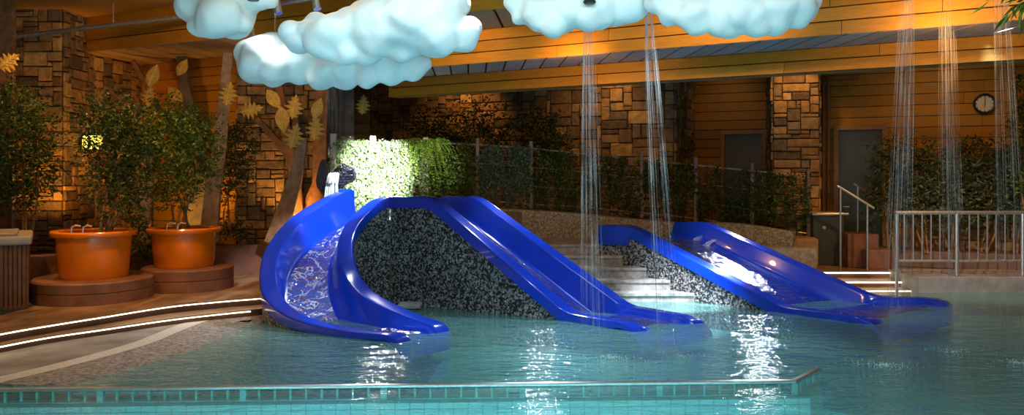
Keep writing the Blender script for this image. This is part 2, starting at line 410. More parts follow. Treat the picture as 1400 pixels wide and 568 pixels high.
# paving slabs of the deck, laid as a grid of separately toned stones
rr = random.Random(5)
def inleft(x, y):                                  # behind the top step edge?
    for a, b_ in zip(st1, st1[1:]):
        if a.x <= x <= b_.x: return y > a.y+(b_.y-a.y)*(x-a.x)/(b_.x-a.x)
    return x < st1[0].x or x > st1[-1].x
edge_back = [Vector((p.x, 19, 0)) for p in st1]
n = len(st1)
for i in range(n-1):
    a, b_ = st1[i], st1[i+1]; y = 0
    rows = 14
    for k in range(rows):
        t0, t1 = (k/rows)**1.6, ((k+1)/rows)**1.6
        q = [Vector((a.x, a.y+(19-a.y)*t0, .2)), Vector((b_.x, b_.y+(19-b_.y)*t0, .2)), Vector((b_.x, b_.y+(19-b_.y)*t1, .2)), Vector((a.x, a.y+(19-a.y)*t1, .2))]
        mb.add(q, [(0,1,2,3)], cmul((.34,.20,.11), rr.uniform(.6, 1.25)))
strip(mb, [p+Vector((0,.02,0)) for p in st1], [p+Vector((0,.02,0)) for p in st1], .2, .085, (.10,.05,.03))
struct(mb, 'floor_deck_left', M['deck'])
mb = MB()
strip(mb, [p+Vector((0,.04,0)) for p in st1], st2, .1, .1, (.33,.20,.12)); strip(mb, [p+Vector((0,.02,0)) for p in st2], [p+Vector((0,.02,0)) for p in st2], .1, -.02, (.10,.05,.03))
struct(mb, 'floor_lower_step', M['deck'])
for pts, z, lab in ((st1, .19, 'upper glowing light strip under the deck edge left of the slides'), (st2, .09, 'lower glowing light strip under the step edge left of the slides')):
    mb = MB(); mb.tube([(p.x, p.y-.004, z-.012) for p in pts[3:] if p.x < -3.12], .006, 6)
    tag(mb.build('step_light_strip', M['led']), lab, 'light strip', 'light strips on the left steps')

# beach: slate floor, pale band, pebble slope going under water -----------------
bandc = bez([PZ(px, py, .02) for px, py in ((-300,590),(0,520),(100,496),(190,471),(245,449),(290,434),(340,428),(380,428))], 60)
bandw = [.11+.0*i for i in range(60)]
bl, br = [], []
for i, p in enumerate(bandc):
    t = (bandc[min(i+1, 59)]-bandc[max(i-1, 0)]); t.z = 0; t.normalize(); nn = Vector((t.y, -t.x, 0))
    bl.append(p-nn*.10); br.append(p+nn*.10)
def interp_y(curve, x):
    for a, b_ in zip(curve, curve[1:]):
        if a.x <= x <= b_.x: return a.y+(b_.y-a.y)*(x-a.x)/max(1e-6, b_.x-a.x)
    return curve[0].y if x < curve[0].x else curve[-1].y
mb = MB()
A = [Vector((p.x, interp_y(st2, p.x)+.05, 0)) for p in bl]
A = [Vector((a.x, max(a.y, p.y+.01), 0)) for a, p in zip(A, bl)]
strip(mb, bl, A, .02, .02); struct(mb, 'floor_slate', M['slate'])
mb = MB(); strip(mb, bl, br, .024, .022); struct(mb, 'floor_pale_band', M['band'])
mb = MB()
prev = br; zs = .02
rows = [(0, .02), (.35, .008), (.75, -.008), (1.3, -.05), (2.1, -.2), (3.0, -.36)]
pr = []
for off, z in rows:
    row = []
    for i, p in enumerate(bandc):
        t = (bandc[min(i+1, 59)]-bandc[max(i-1, 0)]); t.z = 0; t.normalize(); nn = Vector((t.y, -t.x, 0))
        q = p+nn*(.10+off); row.append(Vector((q.x, max(q.y, 6.75), z)))
    pr.append(row)
for r0, r1 in zip(pr, pr[1:]):
    vs = r0+r1; n = 60
    mb.add(vs, [(i, i+1, n+i+1, n+i) for i in range(n-1)])
struct(mb, 'floor_beach', M['pebble'], smooth='full')

# pool shell ------------------------------------------------------------------
def uvbox(o):                                        # tile coordinates in metres by facing
    me = o.data; uv = me.uv_layers.new(name='UVMap')
    for p in me.polygons:
        n_ = p.normal
        for li in p.loop_indices:
            v = me.vertices[me.loops[li].vertex_index].co
            if abs(n_.z) > .5: uv.data[li].uv = (v.x, v.y)
            elif abs(n_.y) > abs(n_.x): uv.data[li].uv = (v.x, v.z+.03)
            else: uv.data[li].uv = (v.y, v.z+.03)
rl0, rl1, rl2 = PZ(-200, 539, 0), PZ(1085, 525, 0), PZ(1119, 508, 0)
mb = MB()
shelf = PZ(1150, 545, -.1)
# shallow basin floor
mb.add([(-9, 6.5, -.34), (rl1.x, rl1.y, -.34), (rl2.x, rl2.y, -.34), (rl2.x+.35, rl2.y-.3, -.34), (9.5, 7.2, -.34), (11, 13, -.34), (-9, 13, -.34)], [(0,1,2,3,4,5,6)])
o = mb.build('floor_pool', M['basin'], kind='structure')
# near basin floor, lower
mb = MB(); mb.add([(-11, 1, -.95), (11, 1, -.95), (11, 7.6, -.95), (-11, 7.6, -.95)], [(0,1,2,3)])
o = mb.build('floor_near_basin', M['pooltile'], kind='structure'); uvbox(o)
# tiled drop wall below the weir
mb = MB()
d0 = (rl1-rl0).normalized(); nrm = Vector((d0.y, -d0.x, 0))
q0, q1, q2 = rl0+nrm*.10, rl1+nrm*.10+d0*.10, rl2+Vector((.14, .05, 0))
w0, w1, w2 = rl0-nrm*.10, rl1-nrm*.10-d0*.08, rl2-Vector((.10, 0, 0))
mb.prism([q0, q1, q2, w2, w1, w0], -.95, -.10)
mb.prism([Vector((q2.x-.3, q2.y-.15, 0)), PZ(1165, 534, -.2)+Vector((0,0,0)), PZ(1400, 551, -.2), PZ(1700, 572, -.2), Vector((9.5, 8.4, 0)), Vector((q2.x, q2.y+.2, 0))], -.95, -.335)
o = mb.build('wall_pool_drop', M['pooltile'], kind='structure'); uvbox(o)
# weir rail with its little posts
wr = empty('weir_rail', rl0, 'long low steel rail on short posts across the front pool, at the water line', 'rail')
mb = MB(); mb.box((rl0+rl1)/2+Vector((0,0,.018)), ((rl1-rl0).length+.04, .05, .028), Matrix.Rotation(math.atan2(d0.y, d0.x), 3, 'Z'))
d1 = (rl2-rl1); mb.box((rl1+rl2)/2+Vector((0,0,.018)), (d1.length, .05, .028), Matrix.Rotation(math.atan2(d1.y, d1.x), 3, 'Z'))
mb.build('top_bar', M['steel'], wr, bev=.006)
mb = MB(); mb.box((rl0+rl1)/2+Vector((0,0,-.092)), ((rl1-rl0).length, .03, .014), Matrix.Rotation(math.atan2(d0.y, d0.x), 3, 'Z'))
mb.build('bottom_bar', simple('teal_paint', (.18,.50,.50), .4), wr)
M['tealpost'] = bpy.data.materials['teal_paint']
L = (rl1-rl0).length; npst = int(L/.128)
for i in range(npst+1):
    p = rl1-d0*(i*.128)
    if p.x < -4.4: break
    big = i % 9 == 0
    mb = MB(); mb.box((p.x, p.y, -.043), (.05 if big else .016, .05 if big else .02, .10), Matrix.Rotation(math.atan2(d0.y, d0.x), 3, 'Z'))
    mb.build('post', M['tealpost'], wr)
for i in range(1, 5):
    p = rl1.lerp(rl2, i/4); mb = MB(); mb.box((p.x, p.y, -.043), (.016, .02, .10)); mb.build('post', M['tealpost'], wr)

# the water surface
mb = MB(); 
mb.add([(-9, 1.2, 0), (11, 1.2, 0), (11, 12.42, 0), (4.4, 12.42, 0), (4.4, 12.5, 0), (-3.2, 12.0, 0), (-9, 8.0, 0)], [(0,1,2,3,4,5,6)])
o = mb.build('water_surface', M['water']); o['kind'] = 'structure'

# right edge: curb, lit steps, deck ---------------------------------------------
mb = MB()
cb = [PX(1256, 11.95), PX(1800, 11.95)]
mb.box(((cb[0]+cb[1])/2, 11.95+.5, -.06), (cb[1]-cb[0], 1.0, .58)); 
struct(mb, 'floor_curb_right', simple('grey_curb', (.30,.27,.25), .6), bev=.01)
mb = MB()
for i in range(16):
    for k in range(8):
        x0, y0 = 3.0+i*.8, 12.9+k*.7
        mb.add([(x0, y0, DK), (x0+.8, y0, DK), (x0+.8, y0+.7, DK), (x0, y0+.7, DK)], [(0,1,2,3)], cmul((.36,.21,.11), R.uniform(.7, 1.2)))
xe = PX(1262, 12.5)
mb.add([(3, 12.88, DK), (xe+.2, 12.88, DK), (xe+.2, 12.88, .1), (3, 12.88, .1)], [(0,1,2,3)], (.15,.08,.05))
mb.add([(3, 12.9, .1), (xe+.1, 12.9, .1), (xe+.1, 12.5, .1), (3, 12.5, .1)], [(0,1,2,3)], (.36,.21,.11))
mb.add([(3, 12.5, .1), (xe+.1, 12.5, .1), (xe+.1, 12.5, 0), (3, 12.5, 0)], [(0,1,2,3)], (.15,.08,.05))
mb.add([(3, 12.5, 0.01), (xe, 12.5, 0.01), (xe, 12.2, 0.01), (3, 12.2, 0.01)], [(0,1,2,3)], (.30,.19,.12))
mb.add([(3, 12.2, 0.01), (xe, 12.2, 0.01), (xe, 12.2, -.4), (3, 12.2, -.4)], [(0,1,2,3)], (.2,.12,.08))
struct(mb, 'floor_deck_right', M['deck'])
for (x0, x1, y, z, lab) in ((1100, 1262, 12.87, .19, 'topmost glowing light strip on the steps by the steel railing'),
                            (1130, 1248, 12.49, .09, 'second glowing light strip down on the steps by the steel railing'),
                            (1150, 1255, 12.19, .0, 'lowest glowing light strip at the water by the steel railing')):
    mb = MB(); mb.tube([(PX(x0, y), y-.012, z-.01), (PX(x1, y), y-.012, z-.01)], .011, 6)
    tag(mb.build('step_light_strip', M['led']), lab, 'light strip', 'light strips on the right steps')

# slide platform, ramp wall, stairs ------------------------------------------------
bl_a, bl_b = Vector((-1.11, 10.64, 0)), Vector((.635, 9.70, 0))
mb = MB()
mb.prism([(-2.5,11.65), (-1.75,11.05), (-1.2,10.82), (-.9,11.25), (-.3,11.42), (.2,13.4), (-3.3,12.9)], -.4, 1.14)
struct(mb, 'floor_upper_platform', M['mosaic_warm'])
def cline(y): return 1.29+(12.13-y)*(2.08/1.83)
mb = MB()
for k, (z, y) in enumerate(((.70, 12.15), (.555, 11.88), (.41, 11.61), (.265, 11.35), (.12, 11.1))):
    yb = 14.2 if k == 0 else 12.4
    xr = cline(y)
    pts = [(-.32, y-.03), (xr+.06, y+.02), (cline(12.13)+.1, 12.25), (cline(12.13)+.2, yb), (-.2, yb)]
    mb.prism(pts, z-.155 if k < 4 else -.4, z)
    # nosing
    mb.prism([(-.32, y-.055), (xr+.05, y-.005), (xr+.05, y+.03), (-.32, y-.02)], z-.035, z+.002)
struct(mb, 'floor_stairs', M['step'])
mb = MB(); mb.prism([(1.2, 12.25), (2.7, 13.2), (5.0, 13.2), (5.0, 14.0), (1.2, 14.2)], -.4, .55); struct(mb, 'floor_ramp', M['step'])
# curving parapet wall
wl = bez([(PX(600, 12.9), 12.9, 1.22), (PX(690, 13.2), 13.2, 1.19), (PX(780, 13.35), 13.35, 1.12), (PX(860, 13.45), 13.45, 1.02), (PX(930, 13.5), 13.5, .95), (PX(1010, 13.5), 13.5, .93), (PX(1087, 13.4), 13.4, .80)], 40)
mb = MB()
def wallstrip(mb, path, z0, th, top=None):
    n = len(path); fr, bk = [], []
    for i, p in enumerate(path):
        t = path[min(i+1, n-1)]-path[max(i-1, 0)]; t.z = 0; t.normalize(); nn = Vector((t.y, -t.x, 0))
        fr.append(p.copy()); bk.append(p-nn*th)
    vs = []
    for p, q in zip(fr, bk): vs += [(p.x, p.y, z0), (p.x, p.y, p.z), (q.x, q.y, p.z), (q.x, q.y, z0)]
    fs = []
    for i in range(n-1):
        for k in range(4): a = i*4; fs.append((a+k, a+(k+1) % 4, a+4+(k+1) % 4, a+4+k))
    fs += [(0,1,2,3), (n*4-1, n*4-2, n*4-3, n*4-4)]
    mb.add(vs, fs)
wallstrip(mb, wl, -.4, .28)
struct(mb, 'wall_parapet', M['mosaic_warm'], bev=.04)
mb = MB(); mb.box((PX(1100, 13.45), 13.6, .45), (.42, .5, .5)); struct(mb, 'wall_parapet_end', simple('tan_render', (.35,.22,.12), .8, bmp=.5), bev=.05)
# low red-brown planter wall behind the tubs
mb = MB()
pwl = [Vector((-6.75, 10.55, .68)), Vector((-5.0, 11.6, .67)), Vector((-4.03, 12.5, .66)), Vector((-2.9, 12.8, .66))]
wallstrip(mb, resamp(pwl, 12), .1, .2); struct(mb, 'wall_planter', M['plinth'], bev=.015)
mb = MB(); mb.add([(-10, 12, .6), (-6.8, 10.7, .6), (-5.1, 11.75, .6), (-4.1, 12.6, .6), (-2.9, 12.9, .6), (-2.9, 14.6, .6), (-10, 14.6, .6)], [(0,1,2,3,4,5,6)]); struct(mb, 'floor_planting_bed', M['soil'])

# ------------------------------------------------------------------ slides
def section(pl, pr, h, lipL, lipR, fw):
    """rim points in world: returns profile of left side wall, bed, right side wall"""
    e = (pr-pl); zdl = e.z; e.z = 0; W = e.length; e.normalize()
    def pt(u, dz, ref):
        return Vector((pl.x+e.x*u, pl.y+e.y*u, ref+dz))
    zl, zr = pl.z, pr.z; zb = min(zl, zr)-h
    hl, hr = zl-zb, zr-zb
    left = [pt(.05, -lipL, zl), pt(.0, -lipL, zl), pt(0, -.035, zl), pt(.01, -.01, zl), pt(.035, 0, zl), pt(fw-.035, 0, zl), pt(fw-.01, -.008, zl), pt(fw+.003, -.03, zl),
            pt(fw+.05, -hl*.55, zl), pt(fw+.075, -hl+.05, zl), pt(fw+.10, -hl+.012, zl), pt(fw+.14, -hl, zl), pt(fw+.12, -hl-.03, zl), pt(.09, -max(hl, lipL)-.03, zl)]
    right = [pt(W-.05, -lipR, zr), pt(W, -lipR, zr), pt(W, -.035, zr), pt(W-.01, -.01, zr), pt(W-.035, 0, zr), pt(W-fw+.035, 0, zr), pt(W-fw+.01, -.008, zr), pt(W-fw-.003, -.03, zr),
             pt(W-fw-.05, -hr*.55, zr), pt(W-fw-.075, -hr+.05, zr), pt(W-fw-.10, -hr+.012, zr), pt(W-fw-.14, -hr, zr), pt(W-fw-.12, -hr-.03, zr), pt(W-.09, -max(hr, lipR)-.03, zr)]
    bed = [pt(fw+.13, -h-.002, min(zl, zr)), pt(W-fw-.13, -h-.002, min(zl, zr))]
    return left, right, bed
def loft(mb, secs, closed=True):
    n = len(secs[0]); vs = [v for s_ in secs for v in s_]; fs = []
    for i in range(len(secs)-1):
        for k in range(n if closed else n-1):
            a = i*n+k; b_ = i*n+(k+1) % n; fs.append((a, b_, b_+n, a+n))
    if closed: fs += [tuple(range(n-1, -1, -1)), tuple(range(len(vs)-n, len(vs)))]
    mb.add(vs, fs)
def wn(o):
    md = o.modifiers.new('w', 'WEIGHTED_NORMAL'); md.keep_sharp = True; md.weight = 100
    return o
def make_slide(root, Lp, Rp, n, hf, fw, lipL, lipR, water=None, foam=None):
    Lp, Rp = resamp(Lp, n), resamp(Rp, n)
    Ls, Rs, Bs, Bt = [], [], [], []
    for i in range(n):
        t = i/(n-1)
        lL = lipL(t) if callable(lipL) else lipL; lR = lipR(t) if callable(lipR) else lipR
        l, r_, bd = section(Lp[i], Rp[i], hf(t), lL, lR, fw)
        Ls.append(l); Rs.append(r_)
        b0, b1 = bd; row = [b0.lerp(b1, k/6)-Vector((0,0,.012*math.sin(math.pi*k/6))) for k in range(7)]
        Bs.append(row+[p-Vector((0,0,.03)) for p in reversed(row)])
        Bt.append([p+Vector((0,0,.016)) for p in row])
    mb = MB(); loft(mb, Bs); mb.build('slide_bed', M['blue'], root, smooth=True)
    mb = MB(); loft(mb, Ls); wn(mb.build('side_wall', M['blue'], root, smooth=True))
    mb = MB(); loft(mb, Rs); wn(mb.build('side_wall', M['blue'], root, smooth=True))
    return Lp, Rp, Bt
def skirt(mb, path, lip, th=.06, z0=-.4, flip=1):
    n = len(path); off = []
    for i, p in enumerate(path):
        t = path[min(i+1, n-1)]-path[max(i-1, 0)]; t.z = 0; t.normalize(); nn = Vector((t.y, -t.x, 0))*flip
        off.append((p-nn*.035, p-nn*(.035+th), p.z-lip+.02))
    vs = []
    for a, b_, z in off:
        z = max(z, z0+.05); vs += [(a.x, a.y, z0), (a.x, a.y, z), (b_.x, b_.y, z), (b_.x, b_.y, z0)]
    fs = []
    for i in range(n-1):
        for k in range(4): a = i*4; fs.append((a+k, a+(k+1) % 4, a+4+(k+1) % 4, a+4+k))
    fs += [(0,1,2,3), (n*4-1, n*4-2, n*4-3, n*4-4)]
    mb.add(vs, fs)
# slide A (curved)
La = bez([P(469,258.5,11.6), P(441,270,11.35), P(396,298,10.9), P(365,335,10.4), P(355,368,10.0), P(359,402,9.6), P(385,428,9.25), P(424,443,8.95), P(475,453,8.7), P(524,457,8.52)], 60)
La += [P(536, 461, 8.46), P(544, 470, 8.42), P(547, 478, 8.40)]
Ra = bez([P(534,269,10.98), P(518,277,10.88), P(494,302,10.63), P(484,326,10.38), P(485,352,10.15), P(493,376,9.95), P(512,398,9.72), P(541,415,9.5), P(577,430,9.3), P(606,440,9.17)], 60)
Ra += [P(612, 445, 9.13), P(618, 455, 9.09), P(620, 464, 9.07)]
rt = empty('curved_water_slide', (-2.2, 10.2, 0), 'blue curving water slide with white running water, at left', 'water slide', 'blue water slides')
lipA = lambda t: .14 if t < .6 else .14-.07*min(1, (t-.6)/.3)
LA, RA, BT = make_slide(rt, La, Ra, 70, lambda t: .36 if t < .55 else .36-.285*min(1, (t-.55)/.25), .21, lipA, lipA)
mb = MB(); loft(mb, BT[:-6], closed=False); tag(mb.build('running_water', M['slidewater'], smooth='full'), 'foaming white water running down the curved blue slide', 'water', kind='stuff')
# end lip at head
# slide B (straight, middle)
a_ = Vector((-.88, .475, 0))
Lb = [P(532,269,10.96), P(585,268,10.64), P(772,428,9.70), P(850,441,9.12), P(866,450,9.03), P(874,464,8.98)]
Lb2 = []
for i in range(len(Lb)-1): Lb2 += [Lb[i].lerp(Lb[i+1], k/6) for k in range(6)]
Lb2.append(Lb[-1])
Rb = [P(618,268,11.60), P(660,268,11.33), P(866,417,10.28), P(945,430,9.72), P(962,438,9.6), P(974,453,9.53)]
Rb2 = []
for i in range(len(Rb)-1): Rb2 += [Rb[i].lerp(Rb[i+1], k/6) for k in range(6)]
Rb2.append(Rb[-1])
def make_straight(root, Lk, Rk, h, fw, lipL, lipR):
    """key sections joined by rounded knees"""
    def rnd(K):
        out = [K[0]]
        for i in range(1, len(K)-1):
            p = K[i]; a = p.lerp(K[i-1], min(.3, .14/(p-K[i-1]).length)); b_ = p.lerp(K[i+1], min(.3, .14/(p-K[i+1]).length))
            for k in range(7):
                t = k/6; out.append(a*(1-t)**2+p*2*t*(1-t)+b_*t*t)
        out.append(K[-1]); return out
    L_, R_ = rnd(Lk), rnd(Rk); n = len(L_)
    Ls, Rs, Bs, Bt = [], [], [], []
    for i in range(n):
        l, r_, bd = section(L_[i], R_[i], h(i, n), lipL(i, n), lipR(i, n), fw)
        Ls.append(l); Rs.append(r_); b0, b1 = bd
        row = [b0.lerp(b1, k/6)-Vector((0,0,.008*math.sin(math.pi*k/6))) for k in range(7)]
        Bs.append(row+[p-Vector((0,0,.03)) for p in reversed(row)]); Bt.append([p+Vector((0,0,.012)) for p in row])
    mb = MB(); loft(mb, Bs); mb.build('slide_bed', M['blue'], root, smooth=True)
    mb = MB(); loft(mb, Ls); wn(mb.build('side_wall', M['blue'], root, smooth=True))
    mb = MB(); loft(mb, Rs); wn(mb.build('side_wall', M['blue'], root, smooth=True))
    return L_, R_, Bt
def noz(root, p, d, s=1):
    mb = MB(); d = Vector(d).normalized()
    mb.tube([p, p+d*.05*s, p+d*.075*s], [.035*s, .03*s, .034*s], 12); mb.build('water_nozzle', M['steel'], root, smooth=True)
lipB = lambda i, n: .16 if i < 9 else max(.07, .16-.012*(i-9))
hB = lambda i, n: .32 if i < 8 else (.32-.24*min(1, (i-8)/6))
rt = empty('straight_water_slide', (0, 10.6, 0), 'narrow straight blue water slide beside the grey stairs, in the middle', 'water slide', 'blue water slides')
LB, RB, BTb = make_straight(rt, Lb, Rb, hB, .19, lipB, lipB)
noz(rt, P(655, 291, 11.45), (-.75, -.4, -.2))
mb = MB(); loft(mb, BTb[2:-3], closed=False); tag(mb.build('running_water', M['runwater'], smooth='full'), 'thin clear water running down the narrow straight slide', 'water', kind='stuff')
# slide C (wide)
Lc = [P(818,308,12.13), P(857,308,11.85), P(1068,420,10.25), P(1170,433,9.55), P(1192,440,9.46), P(1204,455,9.40)]
Rc = [P(934,303,13.1), P(970,303,12.85), P(1200,404,11.1), P(1284,407,10.95), P(1301,413,10.88), P(1312,430,10.82)]
rt = empty('wide_water_slide', (4, 11.4, 0), 'wide straight blue water slide at right, its left rim lit white', 'water slide', 'blue water slides')
hC = lambda i, n: .25 if i < 8 else (.25-.175*min(1, (i-8)/6))
LC, RC, BTc = make_straight(rt, Lc, Rc, hC, .20, lambda i, n: .29 if i < 5 else lipB(i, n), lipB)
noz(rt, P(974, 321, 12.75), (-.8, -.4, -.25)); noz(rt, P(990, 327, 12.6), (-.8, -.4, -.25))
mb = MB(); loft(mb, BTc[2:-3], closed=False); tag(mb.build('running_water', M['runwater'], smooth='full'), 'thin clear water spreading down the wide blue slide', 'water', kind='stuff')
# water jets
def jet(p, v, lab, n=10, T=.28, spread=.25, r=.006, g='water jets on the slides', cat='water jet', seed=1):
    rr = random.Random(seed); mb = MB()
    for k in range(n):
        vv = Vector(v)+Vector((rr.uniform(-1,1), rr.uniform(-1,1), rr.uniform(-1,1)))*spread
        TT = T*rr.uniform(.7, 1.1)
        mb.tube([p+vv*t+Vector((0,0,-4.9*t*t)) for t in [TT*q/7 for q in range(8)]], [r*(1+.9*q/7) for q in range(8)], 5)
    return tag(mb.build('water_jet', M['rain'], smooth='full'), lab, cat, g)
jet(P(652, 292, 11.42), (-1.1, -.9, .1), 'short water jet from the nozzle of the narrow slide', n=9, T=.26, seed=2)
jet(P(970, 322, 12.72), (-1.7, -.9, .2), 'farther water jet from the twin nozzles of the wide slide', n=12, T=.26, seed=3)
jet(P(986, 328, 12.56), (-1.7, -.9, .2), 'nearer water jet from the twin nozzles of the wide slide', n=12, T=.26, seed=4)

# mosaic walls carrying the slides
mb = MB(); skirt(mb, LA[2:-14], .16, flip=1); skirt(mb, RA[:-8], .16, flip=-1); struct(mb, 'wall_slide_left', M['mosaic'])
mb = MB(); skirt(mb, resamp(LB[:-4], 14), .15, flip=1) if False else None
def line_skirt(mb, A, B_, lip, flipn):
    K = [A[0]]+A[1:]
    skirt(mb, K, lip, flip=flipn)
mb = MB(); line_skirt(mb, LB[:15], None, .15, 1); line_skirt(mb, RB[:15], None, .15, -1)
struct(mb, 'wall_slide_middle', M['mosaic'])
mb = MB(); line_skirt(mb, LC[:15], None, .15, 1); line_skirt(mb, RC[:15], None, .15, -1)
struct(mb, 'wall_slide_right', M['mosaic'])
# flat entry ledge in the water by the mosaic wall
mb = MB(); mb.box((P(546,411,9.6).x, 10.6, .04), (.30, .30, .05)); tag(mb.build('step_ledge', M['step'], bev=.01), 'small flat slab in the water against the mosaic wall between slides', 'ledge')

# ------------------------------------------------------------------ fence with ivy
fx = [(456,12.3,183,300),(510,12.7,186,300),(582,13.1,188,278),(653,13.4,189,280),(726,13.6,193,286),(802,13.7,202,290),(877,13.78,207,298),(951,13.82,215,305),(1028,13.85,223,318),(1105,13.85,231,326)]
railY = [193,195,195,198,203,211,219,226,233.5,241]
fn_ = empty('ivy_fence', (0, 13.6, .7), 'long wire-mesh fence with pink-grey posts above the parapet wall', 'fence')
posts = []
for i, (px, d, y0, y1) in enumerate(fx):
    top, bot = P(px, y0, d), P(px, y1, d); w = .085 if i < 3 else .06
    mb = MB(); mb.box((top+bot)/2, (w, w, top.z-bot.z)); mb.build('fence_post', M['litpost'] if i < 3 else M['dimpost'], fn_, bev=.008)
    posts.append((P(px, railY[i], d), P(px, y1-4, d)))
for fr_, w in ((0, .014), (.33, .007), (.66, .007), (.97, .012)):
    mb = MB(); mb.tube([a.lerp(b_, fr_) for a, b_ in posts], w, 6); mb.build('fence_rail', M['steel'], fn_)
mb = MB()
for (a0, b0), (a1, b1) in zip(posts, posts[1:]):
    for k in range(1, 14): mb.tube([a0.lerp(a1, k/14), b0.lerp(b1, k/14)], .0022, 3, caps=False)
    for k in range(1, 14): mb.tube([a0.lerp(b0, k/14), a1.lerp(b1, k/14)], .0022, 3, caps=False)
mb.build('wire_mesh', M['black'], fn_)

def leaves(name, cs, size, cols, parent=None, droop=.3, aspect=.45, seed=0, jitter=.35, mat=None):
    """many folded leaves as one mesh: cs = list of (centre, direction or None)"""
    rs = np.random.RandomState(seed); n = len(cs)
    c = np.array([tuple(q[0]) for q in cs], dtype=np.float64)
    d = rs.normal(size=(n, 3)); d[:, 2] -= droop
    for i, q in enumerate(cs):
        if q[1] is not None: d[i] = d[i]*jitter+np.array(tuple(q[1]))
    d /= np.linalg.norm(d, axis=1)[:, None]
    r_ = rs.normal(size=(n, 3)); sd = np.cross(d, r_); sd /= np.linalg.norm(sd, axis=1)[:, None]+1e-9
    nn = np.cross(d, sd)
    L_ = size*rs.uniform(.6, 1.3, n)[:, None]
    p0 = c; p1 = c+d*L_*.5+sd*L_*aspect*.5+nn*L_*.08; p2 = c+d*L_; p3 = c+d*L_*.5-sd*L_*aspect*.5+nn*L_*.08
    v = np.stack([p0, p1, p2, p3], 1).reshape(-1, 3)
    if parent is not None: v = v-np.array(tuple(parent.location))
    me = bpy.data.meshes.new(name); me.vertices.add(4*n); me.vertices.foreach_set('co', v.ravel())
    idx = (np.arange(n)[:, None]*4+np.array([0,1,2,0,2,3])).ravel()
    me.loops.add(6*n); me.loops.foreach_set('vertex_index', idx.astype(np.int32))
    me.polygons.add(2*n); me.polygons.foreach_set('loop_start', np.arange(0, 6*n, 3, dtype=np.int32)); me.update(calc_edges=True)
    cc = np.array(cols)[rs.randint(0, len(cols), n)]*rs.uniform(.7, 1.25, n)[:, None]
    at = me.color_attributes.new('Col', 'FLOAT_COLOR', 'CORNER')
    at.data.foreach_set('color', np.concatenate([np.repeat(cc, 6, axis=0), np.ones((6*n, 1))], 1).astype(np.float32).ravel())
    me.materials.append(mat or M['leaf'])
    o = bpy.data.objects.new(name, me); C.objects.link(o)
    if parent is not None: o.parent = parent
    return o
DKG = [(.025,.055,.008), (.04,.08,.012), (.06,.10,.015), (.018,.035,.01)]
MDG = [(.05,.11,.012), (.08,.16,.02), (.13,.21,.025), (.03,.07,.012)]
WHG_LIT = [(.42,.52,.30),(.30,.42,.18),(.5,.58,.4),(.12,.22,.06)]  # ivy under the waterfall spot: its glare is partly put into these paler greens
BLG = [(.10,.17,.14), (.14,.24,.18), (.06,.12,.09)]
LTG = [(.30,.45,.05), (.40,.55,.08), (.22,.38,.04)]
ivlab = ['brightly lit white-green ivy on the fence behind the curved slide', 'brightly lit ivy trailing between the second and third fence posts from the left',
  'ivy on the fence behind the cascading bright green fern', 'grey-green hanging ivy just right of the bright green fern', 'dark ivy on the fence panel above the middle slide',
  'dark ivy on the fence panel where the first rain column falls', 'dark ivy on the fence panel where the second rain column falls', 'dark ivy on the fence panel above the stairs to the wide slide',
  'dark ivy on the last fence panel at its right end']
for i in range(9):
    (a0, b0), (a1, b1) = posts[i], posts[i+1]; rr = random.Random(100+i); cs = []
    nv = 26
    for k in range(nv):
        s_ = (k+rr.random())/nv; t0 = rr.choice([0, 0, 0, .2, .5]); ln = rr.uniform(.35, 1.0)
        if i in (0, 1): t0 = 0; ln = 1.15
        q = a0.lerp(a1, s_); w = b0.lerp(b1, s_)-q
        steps = int(34*ln*(2.6 if i < 2 else 2.2))
        sw = rr.uniform(-.1, .1)
        for j in range(steps):
            t = min(1.05, t0+ln*j/steps)
            pnt = q+w*t+Vector((rr.gauss(sw*t, .03), rr.gauss(-.03, .03), .03*rr.random()))
            cs.append((pnt, None)); cs.append((pnt+Vector((rr.gauss(0,.02), rr.gauss(0,.02), rr.gauss(0,.02))), None))
            if i < 4: cs.append((pnt+Vector((rr.gauss(0,.03), rr.gauss(-.02,.03), rr.gauss(0,.02))), None))
    cols = [WHG_LIT, WHG_LIT, MDG, BLG, DKG+MDG, DKG, DKG, DKG, DKG+MDG][i]
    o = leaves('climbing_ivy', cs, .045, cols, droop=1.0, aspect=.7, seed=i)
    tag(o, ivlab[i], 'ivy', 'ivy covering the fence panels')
# cascading bright fern
cs = []; rr = random.Random(9); c0 = P(582, 196, 12.95)
for k in range(150):
    ang = rr.uniform(0, 2*math.pi); ln = rr.uniform(.25, .62); up = rr.uniform(.1, .8)
    v = Vector((math.cos(ang)*.62, math.sin(ang)*.25-.12, up)); org = c0+Vector((rr.uniform(-.22,.22), 0, rr.uniform(-.05,.02)))
    for j in range(26):
        t = j/26*ln*1.5
        pnt = org+v*t*.75+Vector((0,0,-1.25*t*t)); dirv = v+Vector((0,0,-2.5*t))
        for sgn in (-1, 1):
            side = dirv.cross(Vector((0,0,1))).normalized()*sgn
            cs.append((pnt, dirv.normalized()*.7+side*.8))
tag(leaves('cascading_fern', cs, .036, LTG, aspect=.3, seed=55, jitter=.2), 'bright yellow-green fern cascading over the fence top behind the slides', 'plant')

